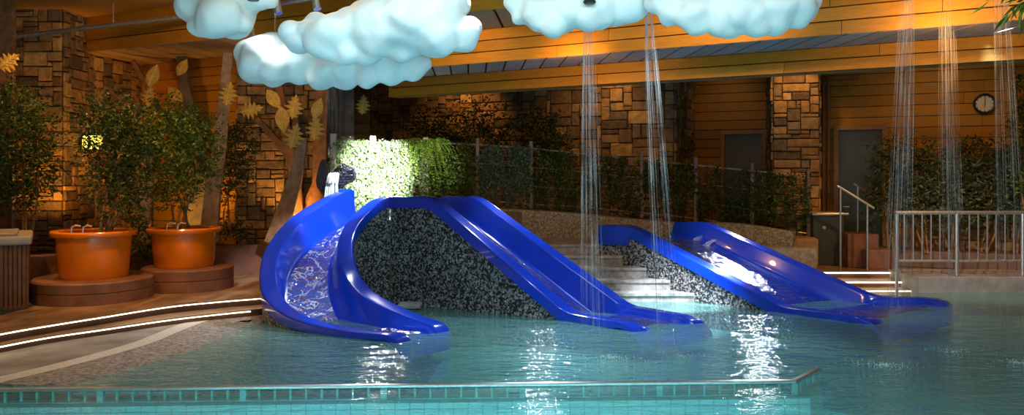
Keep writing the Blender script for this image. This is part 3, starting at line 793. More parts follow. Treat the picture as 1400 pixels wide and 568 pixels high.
# net balls and waterfall at the head of the curved slide
def netball(c, r, lab, seed, sc=(1,1,1)):
    rr = random.Random(seed); root = empty('net_bundle', c, lab, 'netted bundle', 'dark netted bundles at the slide head')
    bm = bmesh.new(); bmesh.ops.create_icosphere(bm, subdivisions=3, radius=r)
    for v in bm.verts: v.co = Vector([a*b_ for a, b_ in zip(v.co*(1+.34*noise.noise(v.co*7+Vector((seed,0,0)))), sc)])
    me = bpy.data.meshes.new('net'); bm.to_mesh(me); bm.free(); o = bpy.data.objects.new('net', me); C.objects.link(o); o.parent = root; me.materials.append(M['netting'])
    md = o.modifiers.new('w', 'WIREFRAME'); md.thickness = .012
    bm = bmesh.new(); bmesh.ops.create_icosphere(bm, subdivisions=3, radius=r*.86)
    for v in bm.verts: v.co = Vector([a*b_ for a, b_ in zip(v.co*(1+.34*noise.noise(v.co*7+Vector((seed,0,0))))*(1+.08*noise.noise(v.co*26)), sc)])
    me = bpy.data.meshes.new('core'); bm.to_mesh(me); bm.free(); o = bpy.data.objects.new('core', me); C.objects.link(o); o.parent = root; me.materials.append(simple('dark_core_%d' % seed, (.03,.03,.05), .6))
netball(P(470, 240, 11.95), .17, 'broad dark netted bundle beside the white waterfall', 1, (1, 1, .95))
netball(P(442, 243, 12.0), .13, 'narrow upright dark netted bundle left of the waterfall', 2, (.8, .9, 2.0))
mb = MB(); rr = random.Random(3)
for k in range(60):
    x = rr.gauss(0, .035); p = P(457, 236, 11.75)+Vector((x, rr.gauss(0, .03), rr.uniform(-.05, 0)))
    mb.tube([p+Vector((x*.5*t, -.55*t, -1.9*t*t-.1*t)) for t in [.52*q/7 for q in range(8)]], [.006+.006*q/7 for q in range(8)], 5)
tag(mb.build('waterfall_stream', M['froth'], smooth='full'), 'white stream of water pouring onto the head of the curved slide', 'waterfall')
# the short end board of the curved slide, facing the pool
mb = MB()
pe = P(466, 259, 11.58)
mb.box((pe.x+.07, pe.y+.03, pe.z-.16), (.24, .05, .32)); mb.build('end_board', M['blue'], bpy.data.objects['curved_water_slide'], bev=.03)

# ------------------------------------------------------------------ clouds
def cloud(balls, lab, d, seed):
    """lobes given as seen: px, py, radius px, depth offset"""
    cx = sum(b_[0] for b_ in balls)/len(balls); cy = sum(b_[1] for b_ in balls)/len(balls); org = P(cx, cy, d)
    mbm = bmesh.new()
    for (px, py, r, dd) in balls:
        p = P(px, py, d+dd)-org; rad = r/F*(d+dd)
        mt = Matrix.Translation(p) @ Matrix.Diagonal((1, .95, .92, 1))
        bmesh.ops.create_icosphere(mbm, subdivisions=3, radius=rad, matrix=mt)
    me = bpy.data.meshes.new('hanging_cloud'); mbm.to_mesh(me); mbm.free()
    me.polygons.foreach_set('use_smooth', [True]*len(me.polygons))
    me.materials.append(M['cloud'])
    o = bpy.data.objects.new('hanging_cloud', me); C.objects.link(o); o.location = org
    md = o.modifiers.new('r', 'REMESH'); md.mode = 'VOXEL'; md.voxel_size = .022; md.use_smooth_shade = True
    md = o.modifiers.new('s', 'SMOOTH'); md.factor = .5; md.iterations = 2
    tx = bpy.data.textures.new('cl%d' % seed, 'CLOUDS'); tx.noise_scale = .34; tx.noise_depth = 1
    md = o.modifiers.new('d', 'DISPLACE'); md.texture = tx; md.strength = .15; md.mid_level = .5; md.texture_coords = 'LOCAL'
    return tag(o, lab, 'cloud', 'white clouds hung from the ceiling', 'thing')
CL = [
 cloud([(262,12,27,0),(272,30,21,-.05),(290,8,38,.05),(300,22,35,-.1),(318,18,36,.05),(330,30,18,-.05),(345,2,22,0),(362,-2,14,0),(320,-8,40,.1),(282,-12,36,.1)], 'small sculpted cloud hanging leftmost under the ceiling', 7.6, 1),
 cloud([(338,72,20,0),(355,82,34,0),(380,92,30,-.05),(408,88,34,.05),(440,98,26,0),(470,92,32,.05),(505,98,25,0),(535,92,30,0),(560,90,25,0),(576,86,14,0),(520,80,28,.1),(430,75,28,.1),(375,70,24,.1)], 'long pale cloud hanging lowest, behind the big lobed cloud', 8.3, 2),
 cloud([(398,40,20,-.1),(412,55,20,-.1),(432,42,28,-.1),(455,50,38,-.15),(470,68,22,-.2),(490,42,40,-.1),(505,70,20,-.15),(520,38,44,-.2),(545,62,24,-.2),(556,30,46,-.25),(590,28,46,-.2),(598,48,34,-.3),(628,48,28,-.2),(640,40,18,-.15),(560,-5,38,0),(610,2,34,-.1),(500,18,22,0)], 'biggest many-lobed cloud with an orange-lit crest', 7.7, 3),
 cloud([(706,5,18,0),(716,22,18,0),(735,18,30,-.05),(755,28,24,-.1),(775,12,36,-.05),(800,22,25,-.1),(815,12,32,-.05),(842,10,30,0),(862,2,28,0),(875,-8,20,0),(790,-8,38,.05),(740,-8,30,.05)], 'flat-bottomed cloud right of the big one, rain falling from it', 7.6, 4),
 cloud([(905,0,24,0),(922,14,26,-.05),(948,20,32,-.1),(955,5,40,0),(985,20,30,-.1),(1005,10,40,-.1),(1030,24,28,-.15),(1055,12,36,-.1),(1085,10,34,-.05),(1105,2,22,0),(1040,-12,44,.1),(975,-12,40,.1),(1000,34,22,-.1)], 'turquoise-lit cloud hanging rightmost over the pool', 7.3, 5),
]

# rain columns falling from the clouds
def rain(px0, py0, px1, dpt, r0, r1, n, lab, seed, zend=0.0, rad=.0034, jit=1):
    rr = random.Random(seed); mb = MB(); top = P(px0, py0, dpt); x1 = PX(px1, dpt)
    for k in range(n):
        a = rr.uniform(0, 2*math.pi); q = math.sqrt(rr.random()); dx, dy = math.cos(a)*q, math.sin(a)*q
        z1 = zend; z0 = top.z
        pts = []; 
        for j in range(9):
            t = j/8; w = t**.6
            pts.append((top.x+(x1-top.x)*t+dx*(r0+(r1-r0)*w), dpt+dy*(r0+(r1-r0)*w), z0+(z1-z0)*t))
        q_ = rad*rr.uniform(.6, 1.2); mb.tube(pts, [q_*(1-.78*(j/8)**1.1) for j in range(9)], 4, caps=False)
    return tag(mb.build('falling_rain', M['rain'], smooth='full'), lab, 'falling water', 'thin columns of rain water')
rain(805, 8, 812, 7.72, .03, .13, 30, 'rain column falling from the flat-bottomed cloud', 1)
rain(886, 12, 915, 7.8, .03, .13, 30, 'rain column falling between the two right-hand clouds', 2)
rain(1241, -40, 1222, 7.6, .05, .14, 32, 'rain column just right of the dark door', 3)
rain(1294, -40, 1304, 8.0, .05, .13, 32, 'rain column falling left of the wall clock', 4)
rain(1366, -40, 1386, 7.7, .05, .15, 26, 'faint rain column falling right of the wall clock', 5)
rain(345, 6, 348, 7.75, .02, .05, 7, 'thin rain trickle falling from the leftmost cloud', 6, zend=2.98)
rain(376, 18, 375, 7.9, .006, .02, 3, 'thin rain trickle below the left ceiling spotlight', 7, zend=2.98)
rain(452, 118, 457, 11.4, .06, .14, 16, 'faint rain column falling behind the long low cloud', 8, zend=2.3)
# splash froth where the rain lands
for (px, py, rx, ry, n, lab) in ((1208,500,.38,.30,240,'froth on the water where rain lands, largest patch'), (1302,482,.32,.30,170,'froth on the water, farther back at right'), (1392,497,.30,.25,140,'froth on the water at the right edge'),
                               (838,490,.34,.26,150,'faint froth on the water in front of the middle slide'), (930,487,.28,.22,130,'faint froth on the water in front of the wide slide')):
    c = PZ(px, py, 0); rr = random.Random(px); mb = MB()
    for k in range(n):
        a = rr.uniform(0, 6.28); q = abs(rr.gauss(0, .5)); s_ = rr.uniform(.002, .006)
        x, y = c.x+math.cos(a)*q*rx, c.y+math.sin(a)*q*ry; z = rr.uniform(0, .012)
        mb.add([(x+s_,y,z),(x,y+s_,z),(x-s_,y,z),(x,y-s_,z),(x,y,z+s_),(x,y,z-s_)], [(0,1,4),(1,2,4),(2,3,4),(3,0,4),(1,0,5),(2,1,5),(3,2,5),(0,3,5)])
    tag(mb.build('water_froth', M['froth']), lab, 'froth', 'froth patches under the rain', 'stuff')

# ------------------------------------------------------------------ tubs, plinths, shrubs
def tub(px, d, zt0, zt1, rad, lab, plab, prad, pz1, pc):
    c = Vector((PX(px, d), d, 0))
    mb = MB(); pcx = Vector((PX(pc, d), d, DK))
    mb.lathe([(0,0),(prad,0),(prad,.004),(prad,(pz1-DK)*.47),(prad-.012,(pz1-DK)*.5),(prad,(pz1-DK)*.53),(prad,(pz1-DK)-.02),(prad-.02,pz1-DK),(0,pz1-DK)], seg=64)
    o = mb.build('round_plinth', M['plinth'], smooth=True); o.location = pcx; tag(o, plab, 'plinth', 'round brown plinths under the tubs')
    root = empty('planter_tub', (c.x, c.y, pz1), lab, 'planter', 'orange planter tubs'); h = zt1-pz1
    mb = MB(); rb = rad*.80
    mb.lathe([(0,0),(rb*.97,0),(rb,.02),(rad*.87,h*.8),(rad*.88,h-.06),(rad*.82,h-.06),(rad*.82,h-.10),(0,h-.10)], (c.x, c.y, pz1), seg=64); mb.build('tub_body', M['orange'], root, smooth=True)
    mb = MB(); mb.lathe([(rad*.82,h-.07),(rad*.98,h-.065),(rad,h-.045),(rad,h-.015),(rad*.98,h),(rad*.82,h),(rad*.80,h-.02),(rad*.82,h-.07)], (c.x, c.y, pz1), seg=64); mb.build('tub_rim', M['orange'], root, smooth=True)
    mb = MB(); mb.lathe([(0,h-.06),(rad*.815,h-.07)], (c.x, c.y, pz1), seg=40); mb.build('soil', M['soil'], root)
    for sx in (-.12, .02):       # tap pieces on the rim
        mb = MB(); q = Vector((c.x+.05+sx, c.y-rad*.8, zt1)); mb.tube([q, q+Vector((0,0,.06)), q+Vector((.05,0,.085)), q+Vector((.11,0,.075))], .012, 8); mb.build('tap', M['steel'], root, smooth=True)
    return c, zt1
def shrub(name, base, stems, blobs, nleaf, size, cols, lab, grp, seed, stem_mat=None, aspect=.45, cat='shrub', stem_r=.018):
    """stems rise from base and fork into foliage blobs: (centre, rx, ry, rz)"""
    rr = random.Random(seed); root = empty(name, base, lab, cat, grp)
    for k in range(stems):
        bl_ = blobs[k % len(blobs)]; tgt = Vector(bl_[0])+Vector((rr.gauss(0,.08), rr.gauss(0,.08), rr.uniform(0, bl_[3]*.3)))
        b0 = Vector(base)+Vector((rr.gauss(0,.05), rr.gauss(0,.05), 0)); mid = b0.lerp(tgt, .5)+Vector((rr.gauss(0,.05), rr.gauss(0,.05), 0))
        mb = MB(); mb.tube(bez([b0, mid, tgt], 8), [stem_r*(1-.09*i) for i in range(8)], 7)
        for q in range(7):
            a = b0.lerp(tgt, rr.uniform(.45, .9)); e = a+Vector((rr.gauss(0,.8)*bl_[1]*.7, rr.gauss(0,.8)*bl_[2]*.7, rr.uniform(.1,.8)*bl_[3])); mb.tube([a, e], [stem_r*.4, stem_r*.12], 5)
        mb.build('stem', stem_mat or M['bark'], root, smooth=True)
    cs = []
    tot = sum(b_[1]*b_[2]*b_[3] for b_ in blobs)
    for (c, rx, ry, rz) in blobs:
        m_ = int(nleaf*rx*ry*rz/tot/9)
        for k in range(m_):
            v = Vector((rr.gauss(0,1), rr.gauss(0,1), rr.gauss(0,1))).normalized()*(rr.random()**.42)*rr.uniform(.85, 1.12)
            p = Vector(c)+Vector((v.x*rx, v.y*ry, v.z*rz)); out = Vector((v.x, v.y, v.z*.6+.25)).normalized()
            for j in range(9):
                cs.append((p+out*(j*size*.35)+Vector((rr.gauss(0,1), rr.gauss(0,1), rr.gauss(0,1)))*size*.3, out*.5+Vector((rr.gauss(0,.7), rr.gauss(0,.7), rr.gauss(-.1,.5)))))
    leaves('foliage', cs, size, cols, root, aspect=aspect, seed=seed, jitter=.3)
    return root
PB = lambda px, py, d, rx, ry=None, rz=None: (tuple(P(px, py, d)), rx/F*d, (ry or rx)/F*d, (rz or rx)/F*d)
tub(129, 10.2, 0, P(0, 322, 10.2-.45).z+.03, .50, 'orange planter tub nearest the hot tub, on a round brown plinth', 'round brown plinth under the tub nearest the hot tub', .70, .47, 128)
tub(252, 11.1, 0, P(0, 317, 11.1-.42).z+.03, .485, 'orange planter tub standing nearer the curved slide', 'round brown plinth under the tub nearer the slide', .60, .50, 257)
shrub('potted_shrub', P(148, 318, 10.2), 6, [PB(150,150,10.2,26), PB(140,175,10.2,34), PB(178,180,10.2,34), PB(150,215,10.2,36), PB(190,222,10.2,34), PB(155,255,10.2,34), PB(172,280,10.2,26)], 7000, .055, DKG, 'tall dark green shrub growing in the tub nearest the hot tub', 'shrubs in the orange tubs', 1)
shrub('potted_shrub', P(246, 312, 11.1), 6, [PB(232,170,11,34), PB(268,180,11,32), PB(225,205,11,34), PB(270,205,11,30), PB(238,240,11,36), PB(280,238,11,24), PB(240,265,11,24), PB(210,262,11,18)], 8000, .052, MDG, 'bushy mid-green shrub growing in the tub nearer the slide', 'shrubs in the orange tubs', 2)
shrub('garden_shrub', P(40, 322, 10.9), 5, [PB(22,150,11,36), PB(40,190,11,42), PB(20,235,11,42), PB(55,240,11,26), PB(5,270,11,28), PB(30,272,10.9,22)], 6500, .055, DKG+MDG, 'leafy shrub behind the hot tub, lit orange from below', 'shrubs in the planting bed', 3)
shrub('garden_shrub', P(312, 325, 12.4), 3, [PB(322,195,12.5,20,rz=26), PB(316,235,12.5,20,rz=26), PB(310,265,12.5,16), PB(310,318,12.5,22,rz=10)], 3000, .06, DKG, 'narrow dark shrub beside the leaning pale trunk', 'shrubs in the planting bed', 4)
shrub('garden_shrub', P(190, 345, 11.4), 2, [PB(192,322,11.4,16), PB(200,340,11.4,16), PB(185,350,11.4,12)], 900, .06, DKG, 'low leafy plant between the two orange tubs', 'shrubs in the planting bed', 5)
# shrubs behind the fence, against the dim stone wall
for i, (px, py, rx, rz, lab) in enumerate(((590,190,34,38,'dark shrub behind the fence, left of the other two, against the stone wall'), (655,180,50,45,'widest dark shrub behind the fence, against the stone wall'), (740,185,32,34,'dark shrub behind the fence, below the stone wall, rightmost of three'))):
    c = P(px, py, 14.6); shrub('garden_shrub', (c.x, 14.6, .25), 3, [PB(px,py,14.6,rx,rx*.6,rz), PB(px+10,py+35,14.6,rx,rx*.6,rz)], 4200, .06, DKG, lab, 'shrubs behind the fence', 20+i)
# hedge plants by the right wall
for i, px in enumerate((1222, 1262, 1305, 1348, 1388, 1425)):
    c = P(px, 240, 13.4-.25*i/5)
    shrub('hedge_shrub', (c.x, c.y, .45), 3, [PB(px,215+(i*7)%9,c.y,22,20,20), PB(px+4,248,c.y,26,22,30), PB(px-4,285,c.y,26,22,28)], 2600, .085, [(.05,.075,.03),(.075,.10,.03),(.10,.10,.04)],
          ['dark hedge shrub nearest the grey door', 'dark hedge shrub, second from the grey door', 'dark hedge shrub behind the rain column left of the clock', 'dark hedge shrub straight below the wall clock', 'dark hedge shrub just right of below the clock', 'dark hedge shrub cut by the right edge'][i], 'hedge along the right wall', 40+i, aspect=.4)
mb = MB(); mb.box((PX(1335, 13.35), 13.35, .34), (3.0, .7, .28), Matrix.Rotation(math.atan2(WD.y, WD.x), 3, 'Z')); tag(mb.build('hedge_planter', simple('brown_trough', (.16,.09,.05), .7), bev=.02), 'long low brown planter under the hedge on the right', 'planter')
# green column of leaves at right edge + foreground spray at the top right corner
shrub('climbing_plant', (PX(1408, 12.6), 12.6, .2), 2, [PB(1408,130,12.6,17,rz=30), PB(1404,180,12.6,18,rz=34), PB(1410,235,12.6,17,rz=34), PB(1412,290,12.6,15,rz=34)], 3500, .06, MDG, 'narrow column of green leaves at the right edge', None, 60, cat='plant')
cs = []; rr = random.Random(77); c0 = P(1412, -8, 5.0)
root = empty('hanging_plant', c0, 'spray of long green leaves hanging in at the top right corner', 'plant')
for k in range(46):
    a = rr.uniform(math.pi*.75, math.pi*1.9); ln = rr.uniform(.10, .30); v = Vector((math.cos(a), rr.uniform(-.5,.5), math.sin(a)*.7))
    cs.append((c0+v*ln*.3, v*1.2+Vector((0,0,-.2))))
    cs.append((c0+v*ln*.8, v*1.0+Vector((0,0,-.5))))
leaves('foliage', cs, .13, [(.12,.28,.03), (.22,.35,.04), (.35,.25,.05), (.08,.2,.02)], root, aspect=.16, seed=5, jitter=.25)
mb = MB(); mb.tube([c0+Vector((0,0,.9)), c0+Vector((.02,0,.4)), c0], [.01,.01,.006], 6); mb.build('stem', M['bark'], root)

# ------------------------------------------------------------------ board tree trunks and cut-out leaves
def board(name, px_path, d, ws, mat, lab, th=.08, branches=(), grp='cut-out wooden tree trunks'):
    root = empty(name, P(px_path[-1][0], px_path[-1][1], d), lab, 'decorative trunk', grp)
    def strip_board(path, ws_, nm, dd):
        pts = [P(x, y, dd) for x, y in path]; n = len(pts); vs = []
        for i, p in enumerate(pts):
            t = (pts[min(i+1, n-1)]-pts[max(i-1, 0)]).normalized(); s_ = Vector((t.z, 0, -t.x))*(ws_[i]/F*dd/2)
            vs += [p-s_, p+s_, p+s_+Vector((0,th,0)), p-s_+Vector((0,th,0))]
        fs = []
        for i in range(n-1):
            for k in range(4): a = i*4; fs.append((a+k, a+(k+1) % 4, a+4+(k+1) % 4, a+4+k))
        fs += [(3,2,1,0), (n*4-4, n*4-3, n*4-2, n*4-1)]
        m_ = MB(); m_.add(vs, fs); m_.build(nm, mat, root, bev=.008)
    strip_board(px_path, ws, 'trunk_board', d)
    for path, w2 in branches: strip_board(path, w2, 'branch_board', d+.03)
    return root
board('board_tree', [(311,72),(306,130),(299,200),(290,260),(284,330)], 12.0, [12,14,17,21,25], M['trunk'], 'pale board trunk leaning behind the shrub nearer the slide')
board('board_tree', [(413,188),(404,240),(391,285),(376,335)], 12.3, [12,18,24,32], M['trunk'], 'pale tapering board trunk left of the curved slide')
board('board_tree', [(380,115),(394,200),(404,250),(408,320)], 12.6, [10,15,15,17], M['trunk_dark'], 'brown forked board trunk behind the pale tapering one', branches=[([(350,162),(375,190),(394,212)], [7,9,12]), ([(404,150),(402,185),(398,215)], [7,9,11])])
board('board_tree', [(440,120),(437,180),(436,250),(434,320)], 12.7, [18,18,19,20], M['trunk_dark'], 'dark brown upright board trunk at the edge of the stone pier', branches=[([(432,250),(420,280),(412,325)], [10,13,16])])
board('board_tree', [(247,75),(250,110),(260,170),(268,240),(272,320)], 13.2, [13,14,20,26,30], M['trunk_grey'], 'dark grey board trunk behind the shrub nearer the slide', branches=[([(206,140),(230,165),(256,195)], [6,9,12])])
board('board_tree', [(180,82),(196,110),(215,150),(240,190)], 13.0, [5,7,9,12], M['trunk_dark'], 'thin brown slanting board branch above the potted shrubs')
board('board_tree', [(200,200),(199,260),(198,335)], 11.8, [16,17,18], M['trunk'], 'upright pale post between the two orange tubs')
board('board_tree', [(4,-20),(6,80),(0,180),(-8,330)], 11.2, [26,24,28,34], M['trunk_dark'], 'brown board trunk at the far left edge')
mb = MB()                                              # ribbed round trunk
cxx, d = PX(465, 13.2), 13.2; prof = []
for k in range(40):
    a = 2*math.pi*k/40; rd = .21+(.018 if k % 2 else -.018); prof.append((cxx+math.cos(a)*rd, d+math.sin(a)*rd))
mb.prism(prof, .3, 3.3); tag(mb.build('ribbed_trunk', M['trunk_grey']), 'thick dark grey ribbed trunk behind the head of the curved slide', 'decorative trunk', 'cut-out wooden tree trunks')

def leafshape(kind):
    if kind == 'simple':
        pts = []
        for k in range(13): t = k/12; pts.append((t, .23*math.sin(math.pi*t**.85)*(1+.06*(k % 2))))
        top = pts; bot = [(x, -y) for x, y in reversed(pts[1:-1])]; return top+bot
    top = [(0,0),(.06,.03),(.12,.20),(.2,.09),(.28,.33),(.38,.12),(.48,.36),(.56,.12),(.66,.27),(.72,.09),(.85,.14),(.88,.05),(1,0)]
    return top+[(x, -y) for x, y in reversed(top[1:-1])]
def gold_leaf(px, py, L, ang, kind, d, lab, w=1.0):
    c = P(px, py, d); s_ = L/F*d; a = math.radians(ang)
    root = empty('gold_leaf', c, lab, 'decorative leaf', 'gold cut-out leaves')
    sh = leafshape(kind); pts = []
    for x, y in sh:
        x = (x-.5)*s_; y = y*s_*w*1.15; pts.append((x*math.cos(a)-y*math.sin(a), x*math.sin(a)+y*math.cos(a)))
    bm = bmesh.new(); vs = [bm.verts.new((x, 0, z)) for x, z in pts]; f = bm.faces.new(vs)
    r_ = bmesh.ops.extrude_face_region(bm, geom=[f]); bmesh.ops.translate(bm, verts=[g for g in r_['geom'] if isinstance(g, bmesh.types.BMVert)], vec=(0, .03, 0))
    bmesh.ops.recalc_face_normals(bm, faces=bm.faces); bmesh.ops.triangulate(bm, faces=[f_ for f_ in bm.faces if len(f_.verts) > 4])
    me = bpy.data.meshes.new('leaf_blade'); bm.to_mesh(me); bm.free(); me.materials.append(M['goldleaf']); o = bpy.data.objects.new('leaf_blade', me); C.objects.link(o); o.parent = root
    mb = MB(); e = Vector((math.cos(a), 0, math.sin(a))); n_ = Vector((-math.sin(a), 0, math.cos(a)))
    mb.tube([c-e*s_*.5+Vector((0,-.006,0)), c+e*s_*.48+Vector((0,-.006,0))], .008, 5)
    for t in (-.25, -.1, .05, .2):
        for sg in (-1, 1): mb.tube([c+e*s_*t+Vector((0,-.004,0)), c+e*s_*(t+.12)+n_*sg*s_*.12+Vector((0,-.004,0))], .005, 4)
    mb.build('leaf_veins', M['vein'], root)
for a in ((209,103,32,68,'simple',12.0,'plain gold leaf above the shrub nearest the hot tub'), (204,131,30,80,'oak',12.05,'small lobed gold leaf hidden behind foliage above the tubs'),
          (12,84,34,35,'oak',10.9,'lobed gold leaf at the far left edge'), (249,92,26,60,'simple',12.9,'dim plain gold leaf high on the grey trunk'), (240,132,32,-55,'simple',12.8,'dim plain gold leaf low on the grey trunk'),
          (312,128,34,78,'oak',11.9,'lobed gold leaf on the leaning pale trunk'), (344,150,32,12,'oak',12.2,'lobed gold leaf farthest left on the forked trunk'), (374,136,32,-55,'simple',12.2,'plain gold leaf at the top of the forked trunk'),
          (402,146,34,80,'oak',12.15,'lobed gold leaf high above the pale tapering trunk'), (386,164,36,-85,'simple',12.1,'plain gold leaf hanging just over the trunk fork'), (402,186,36,75,'oak',12.05,'lobed gold leaf at the top of the pale tapering trunk'),
          (434,148,30,70,'simple',12.4,'plain gold leaf on the dark upright trunk'), (431,175,34,85,'oak',12.4,'lobed gold leaf on the dark upright trunk'), (496,143,28,84,'oak',13.6,'lone lobed gold leaf above the white fence post')):
    gold_leaf(*a)

# ------------------------------------------------------------------ hot tub
cr = PZ(37, 423, DK)
root = empty('hot_tub', (cr.x-1.0, cr.y, DK), 'brown slatted hot tub with a pale grey lid at the left edge', 'hot tub')
e1 = Vector((-.86, -.5, 0)).normalized(); e2 = Vector((-.5, .86, 0)).normalized()
rotm = Matrix.Rotation(math.atan2(e1.y, e1.x), 3, 'Z')
cc = cr+e1*1.0+e2*.56
mb = MB(); mb.box((cc.x, cc.y, DK+.40), (1.96, 1.08, .70), rotm); mb.build('inner_shell', M['black'], root)
mb = MB()
for k in range(44):
    p = cr+e1*(.03+k*.0445); mb.box((p.x, p.y, DK+.38), (.036, .03, .74), rotm)
for k in range(25):
    p = cr+e2*(.03+k*.0445); mb.box((p.x, p.y, DK+.38), (.03, .036, .74), rotm)
mb.build('slatted_cabinet', M['cab'], root, bev=.006)
mb = MB(); mb.box((cc.x, cc.y, DK+.80), (2.1, 1.24, .10), rotm); mb.build('tub_lid', M['lid'], root, bev=.03)
mb = MB(); q = cc-e1*.2; mb.box((q.x, q.y, DK+.865), (1.4, .9, .035), rotm); mb.build('lid_cushion', M['lid'], root, bev=.015)

# ------------------------------------------------------------------ doors, pipes, clock, downlight, spots
def door(name, a, b_, z1, handle_side):
    a, b_ = Vector(a), Vector(b_); d = (b_-a).normalized(); w = (b_-a).length; nrm = Vector((d.y, -d.x, 0)); c = (a+b_)/2; rm = Matrix.Rotation(math.atan2(d.y, d.x), 3, 'Z')
    root = bpy.data.objects.new(name, None); C.objects.link(root); root.location = (c.x, c.y, DK); root['kind'] = 'structure'
    mb = MB(); mb.box((c.x+nrm.x*.03, c.y+nrm.y*.03, (DK+z1)/2), (w, .05, z1-DK), rm); mb.build('door_leaf', M['doorgrey'], root, bev=.004)
    mb = MB()
    for s_ in (-1, 1):
        p = c+d*s_*(w/2+.045)+nrm*.05; mb.box((p.x, p.y, (DK+z1)/2), (.09, .10, z1-DK), rm)
    p = c+nrm*.05; mb.box((p.x, p.y, z1+.045), (w+.18, .10, .09), rm); mb.build('door_frame', M['frame'], root, bev=.006)
    p = c+d*handle_side*(w*.38)+nrm*.09; mb = MB(); mb.tube([p+Vector((0,0,1.15)), p+nrm*.03+Vector((0,0,1.15)), p+nrm*.03-d*handle_side*.1+Vector((0,0,1.15))], .012, 8); mb.build('door_handle', M['steel'], root)
def onwall(px, off=0, A=WA, D=WD):                  # point of the right wall seen at px
    k = (px-700)/F; t = (k*A.y-A.x)/(D.x-k*D.y); return A+D*t+Vector((D.y, -D.x, 0))*off
w0, w1 = onwall(1147), onwall(1206)
door('door_2', w0, w1, P(0, 178, (w0.y+w1.y)/2).z, -1)
RA_, RD_ = Vector((3.3, 17.3, 0)), Vector((2.9, -1.3, 0)).normalized()
w0, w1 = onwall(992, 0, RA_, RD_), onwall(1043, 0, RA_, RD_)
door('door_1', w0, w1, P(0, 184, (w0.y+w1.y)/2).z, 1)
# pipes on the wall
p = onwall(1133, .12)
mb = MB(); mb.tube([(p.x, p.y, .2), (p.x, p.y, 3.55)], .035, 10); mb.tube([(p.x-.10, p.y-.02, .2), (p.x-.10, p.y-.02, 3.45)], .022, 8)
mb.tube([(p.x-.15, p.y-.05, 3.46), (p.x+.45, p.y-.25, 3.48), (p.x+.45, p.y-.25, 3.62)], .014, 6)
tag(mb.build('wall_pipe', M['brownpipe'], smooth=True), 'pair of brown vertical pipes between the right stone pier and the door', 'pipe')
mb = MB(); a, b_ = P(18, 50, 11.9), P(245, 24, 11.3); mb.tube([P(18, 330, 11.9), a], .022, 8); mb.tube([a, b_, b_+(b_-a)*.5], .035, 10)
for px in (158,): q = a.lerp(b_, (px-18)/227); mb.tube([q, q+Vector((0,0,.32))], .009, 6)
tag(mb.build('ceiling_pipe', M['dullsteel'], smooth=True), 'grey sprinkler pipe running under the ceiling across the left stone pier', 'pipe')
# clock
c = onwall(1346, .05); cz = P(1346, 142, c.y).z
root = empty('wall_clock', (c.x, c.y, cz), 'round wall clock with black rim on the orange siding', 'clock')
rm = Matrix.Rotation(math.atan2(WD.y, WD.x), 4, 'Z')
def clk(mb, nm, mat):
    o = mb.build(nm, mat); o.parent = root; o.data.transform(rm); return o
r_ = .158
mb = MB(); ring = []
mb.tube([(math.cos(2*math.pi*k/40)*r_, 0, math.sin(2*math.pi*k/40)*r_) for k in range(41)], .022, 8); clk(mb, 'clock_rim', M['black'])
mb = MB(); vs = [(math.cos(2*math.pi*k/40)*r_, 0, math.sin(2*math.pi*k/40)*r_) for k in range(40)]; mb.add(vs+[(x, .04, z) for x, y, z in vs], [tuple(range(40)), tuple(range(79, 39, -1))]+[(k, (k+1) % 40, 40+(k+1) % 40, 40+k) for k in range(40)]); clk(mb, 'clock_face', M['clockface'])
mb = MB()
for k in range(12):
    a = math.pi*k/6; mb.tube([(math.cos(a)*r_*.74, -.004, math.sin(a)*r_*.74), (math.cos(a)*r_*.88, -.004, math.sin(a)*r_*.88)], .006 if k % 3 else .009, 4)
clk(mb, 'hour_marks', M['black'])
for a, ln, nm in ((math.pi/2-.05, .75, 'minute_hand'), (-math.pi/2-.08, .5, 'hour_hand')):
    mb = MB(); mb.tube([(0, -.01, 0), (math.cos(a)*r_*ln, -.01, math.sin(a)*r_*ln)], [.006, .003], 5); clk(mb, nm, M['black'])
# downlight in the ceiling, top left
c = P(46, 6, 10.35); c.z = 4.255
root = empty('ceiling_downlight', c, 'lit round downlight in the ceiling at the upper left', 'ceiling light')
mb = MB(); mb.lathe([(.235,0),(.235,-.02),(.20,-.055),(.185,-.055),(.185,-.02)], c, 40); mb.build('trim_ring', M['black'], root, smooth=True)
mb = MB(); mb.lathe([(.184,-.03),(.17,-.062),(.10,-.07),(0,-.072)], c, 40); mb.build('lamp_glass', M['lamp'], root, smooth=True)
# spotlights by the clouds
for px, py, lab in ((379, 8, 'small steel spotlight right of the leftmost cloud'), (432, 2, 'small steel spotlight above the big lobed cloud')):
    c = P(px, py, 8.4); root = empty('spotlight', c, lab, 'spotlight', 'steel spotlights among the clouds')
    mb = MB(); mb.tube([c+Vector((-.01,0,.12)), c+Vector((-.005,0,.02)), c+Vector((.02,-.02,-.085))], [.035,.04,.045], 14); mb.build('lamp_housing', M['steel'], root, smooth=True)
    mb = MB(); mb.tube([c+Vector((0,0,.1)), c+Vector((0,0,.8))], .01, 6); mb.build('hanger', M['dullsteel'], root)
mb = MB(); mb.tube([P(383, 5, 8.6), P(440, -4, 8.4), P(520, -20, 8.1)], .022, 8); tag(mb.build('spotlight_pipe', M['dullsteel'], smooth=True), 'grey pipe between the two small spotlights above the clouds', 'pipe')
for px, py, d, lab in ((346, 1, 7.35, 'small black shower head in the underside of the leftmost cloud'), (806, 5, 7.3, 'small black shower head in the flat-bottomed cloud')):
    mb = MB(); mb.lathe([(.0,0),(.05,0),(.06,.015),(.045,.04),(.02,.06),(0,.06)], P(px, py, d), 20); tag(mb.build('shower_head', M['black'], smooth=True), lab, 'shower head', 'shower heads in the clouds')
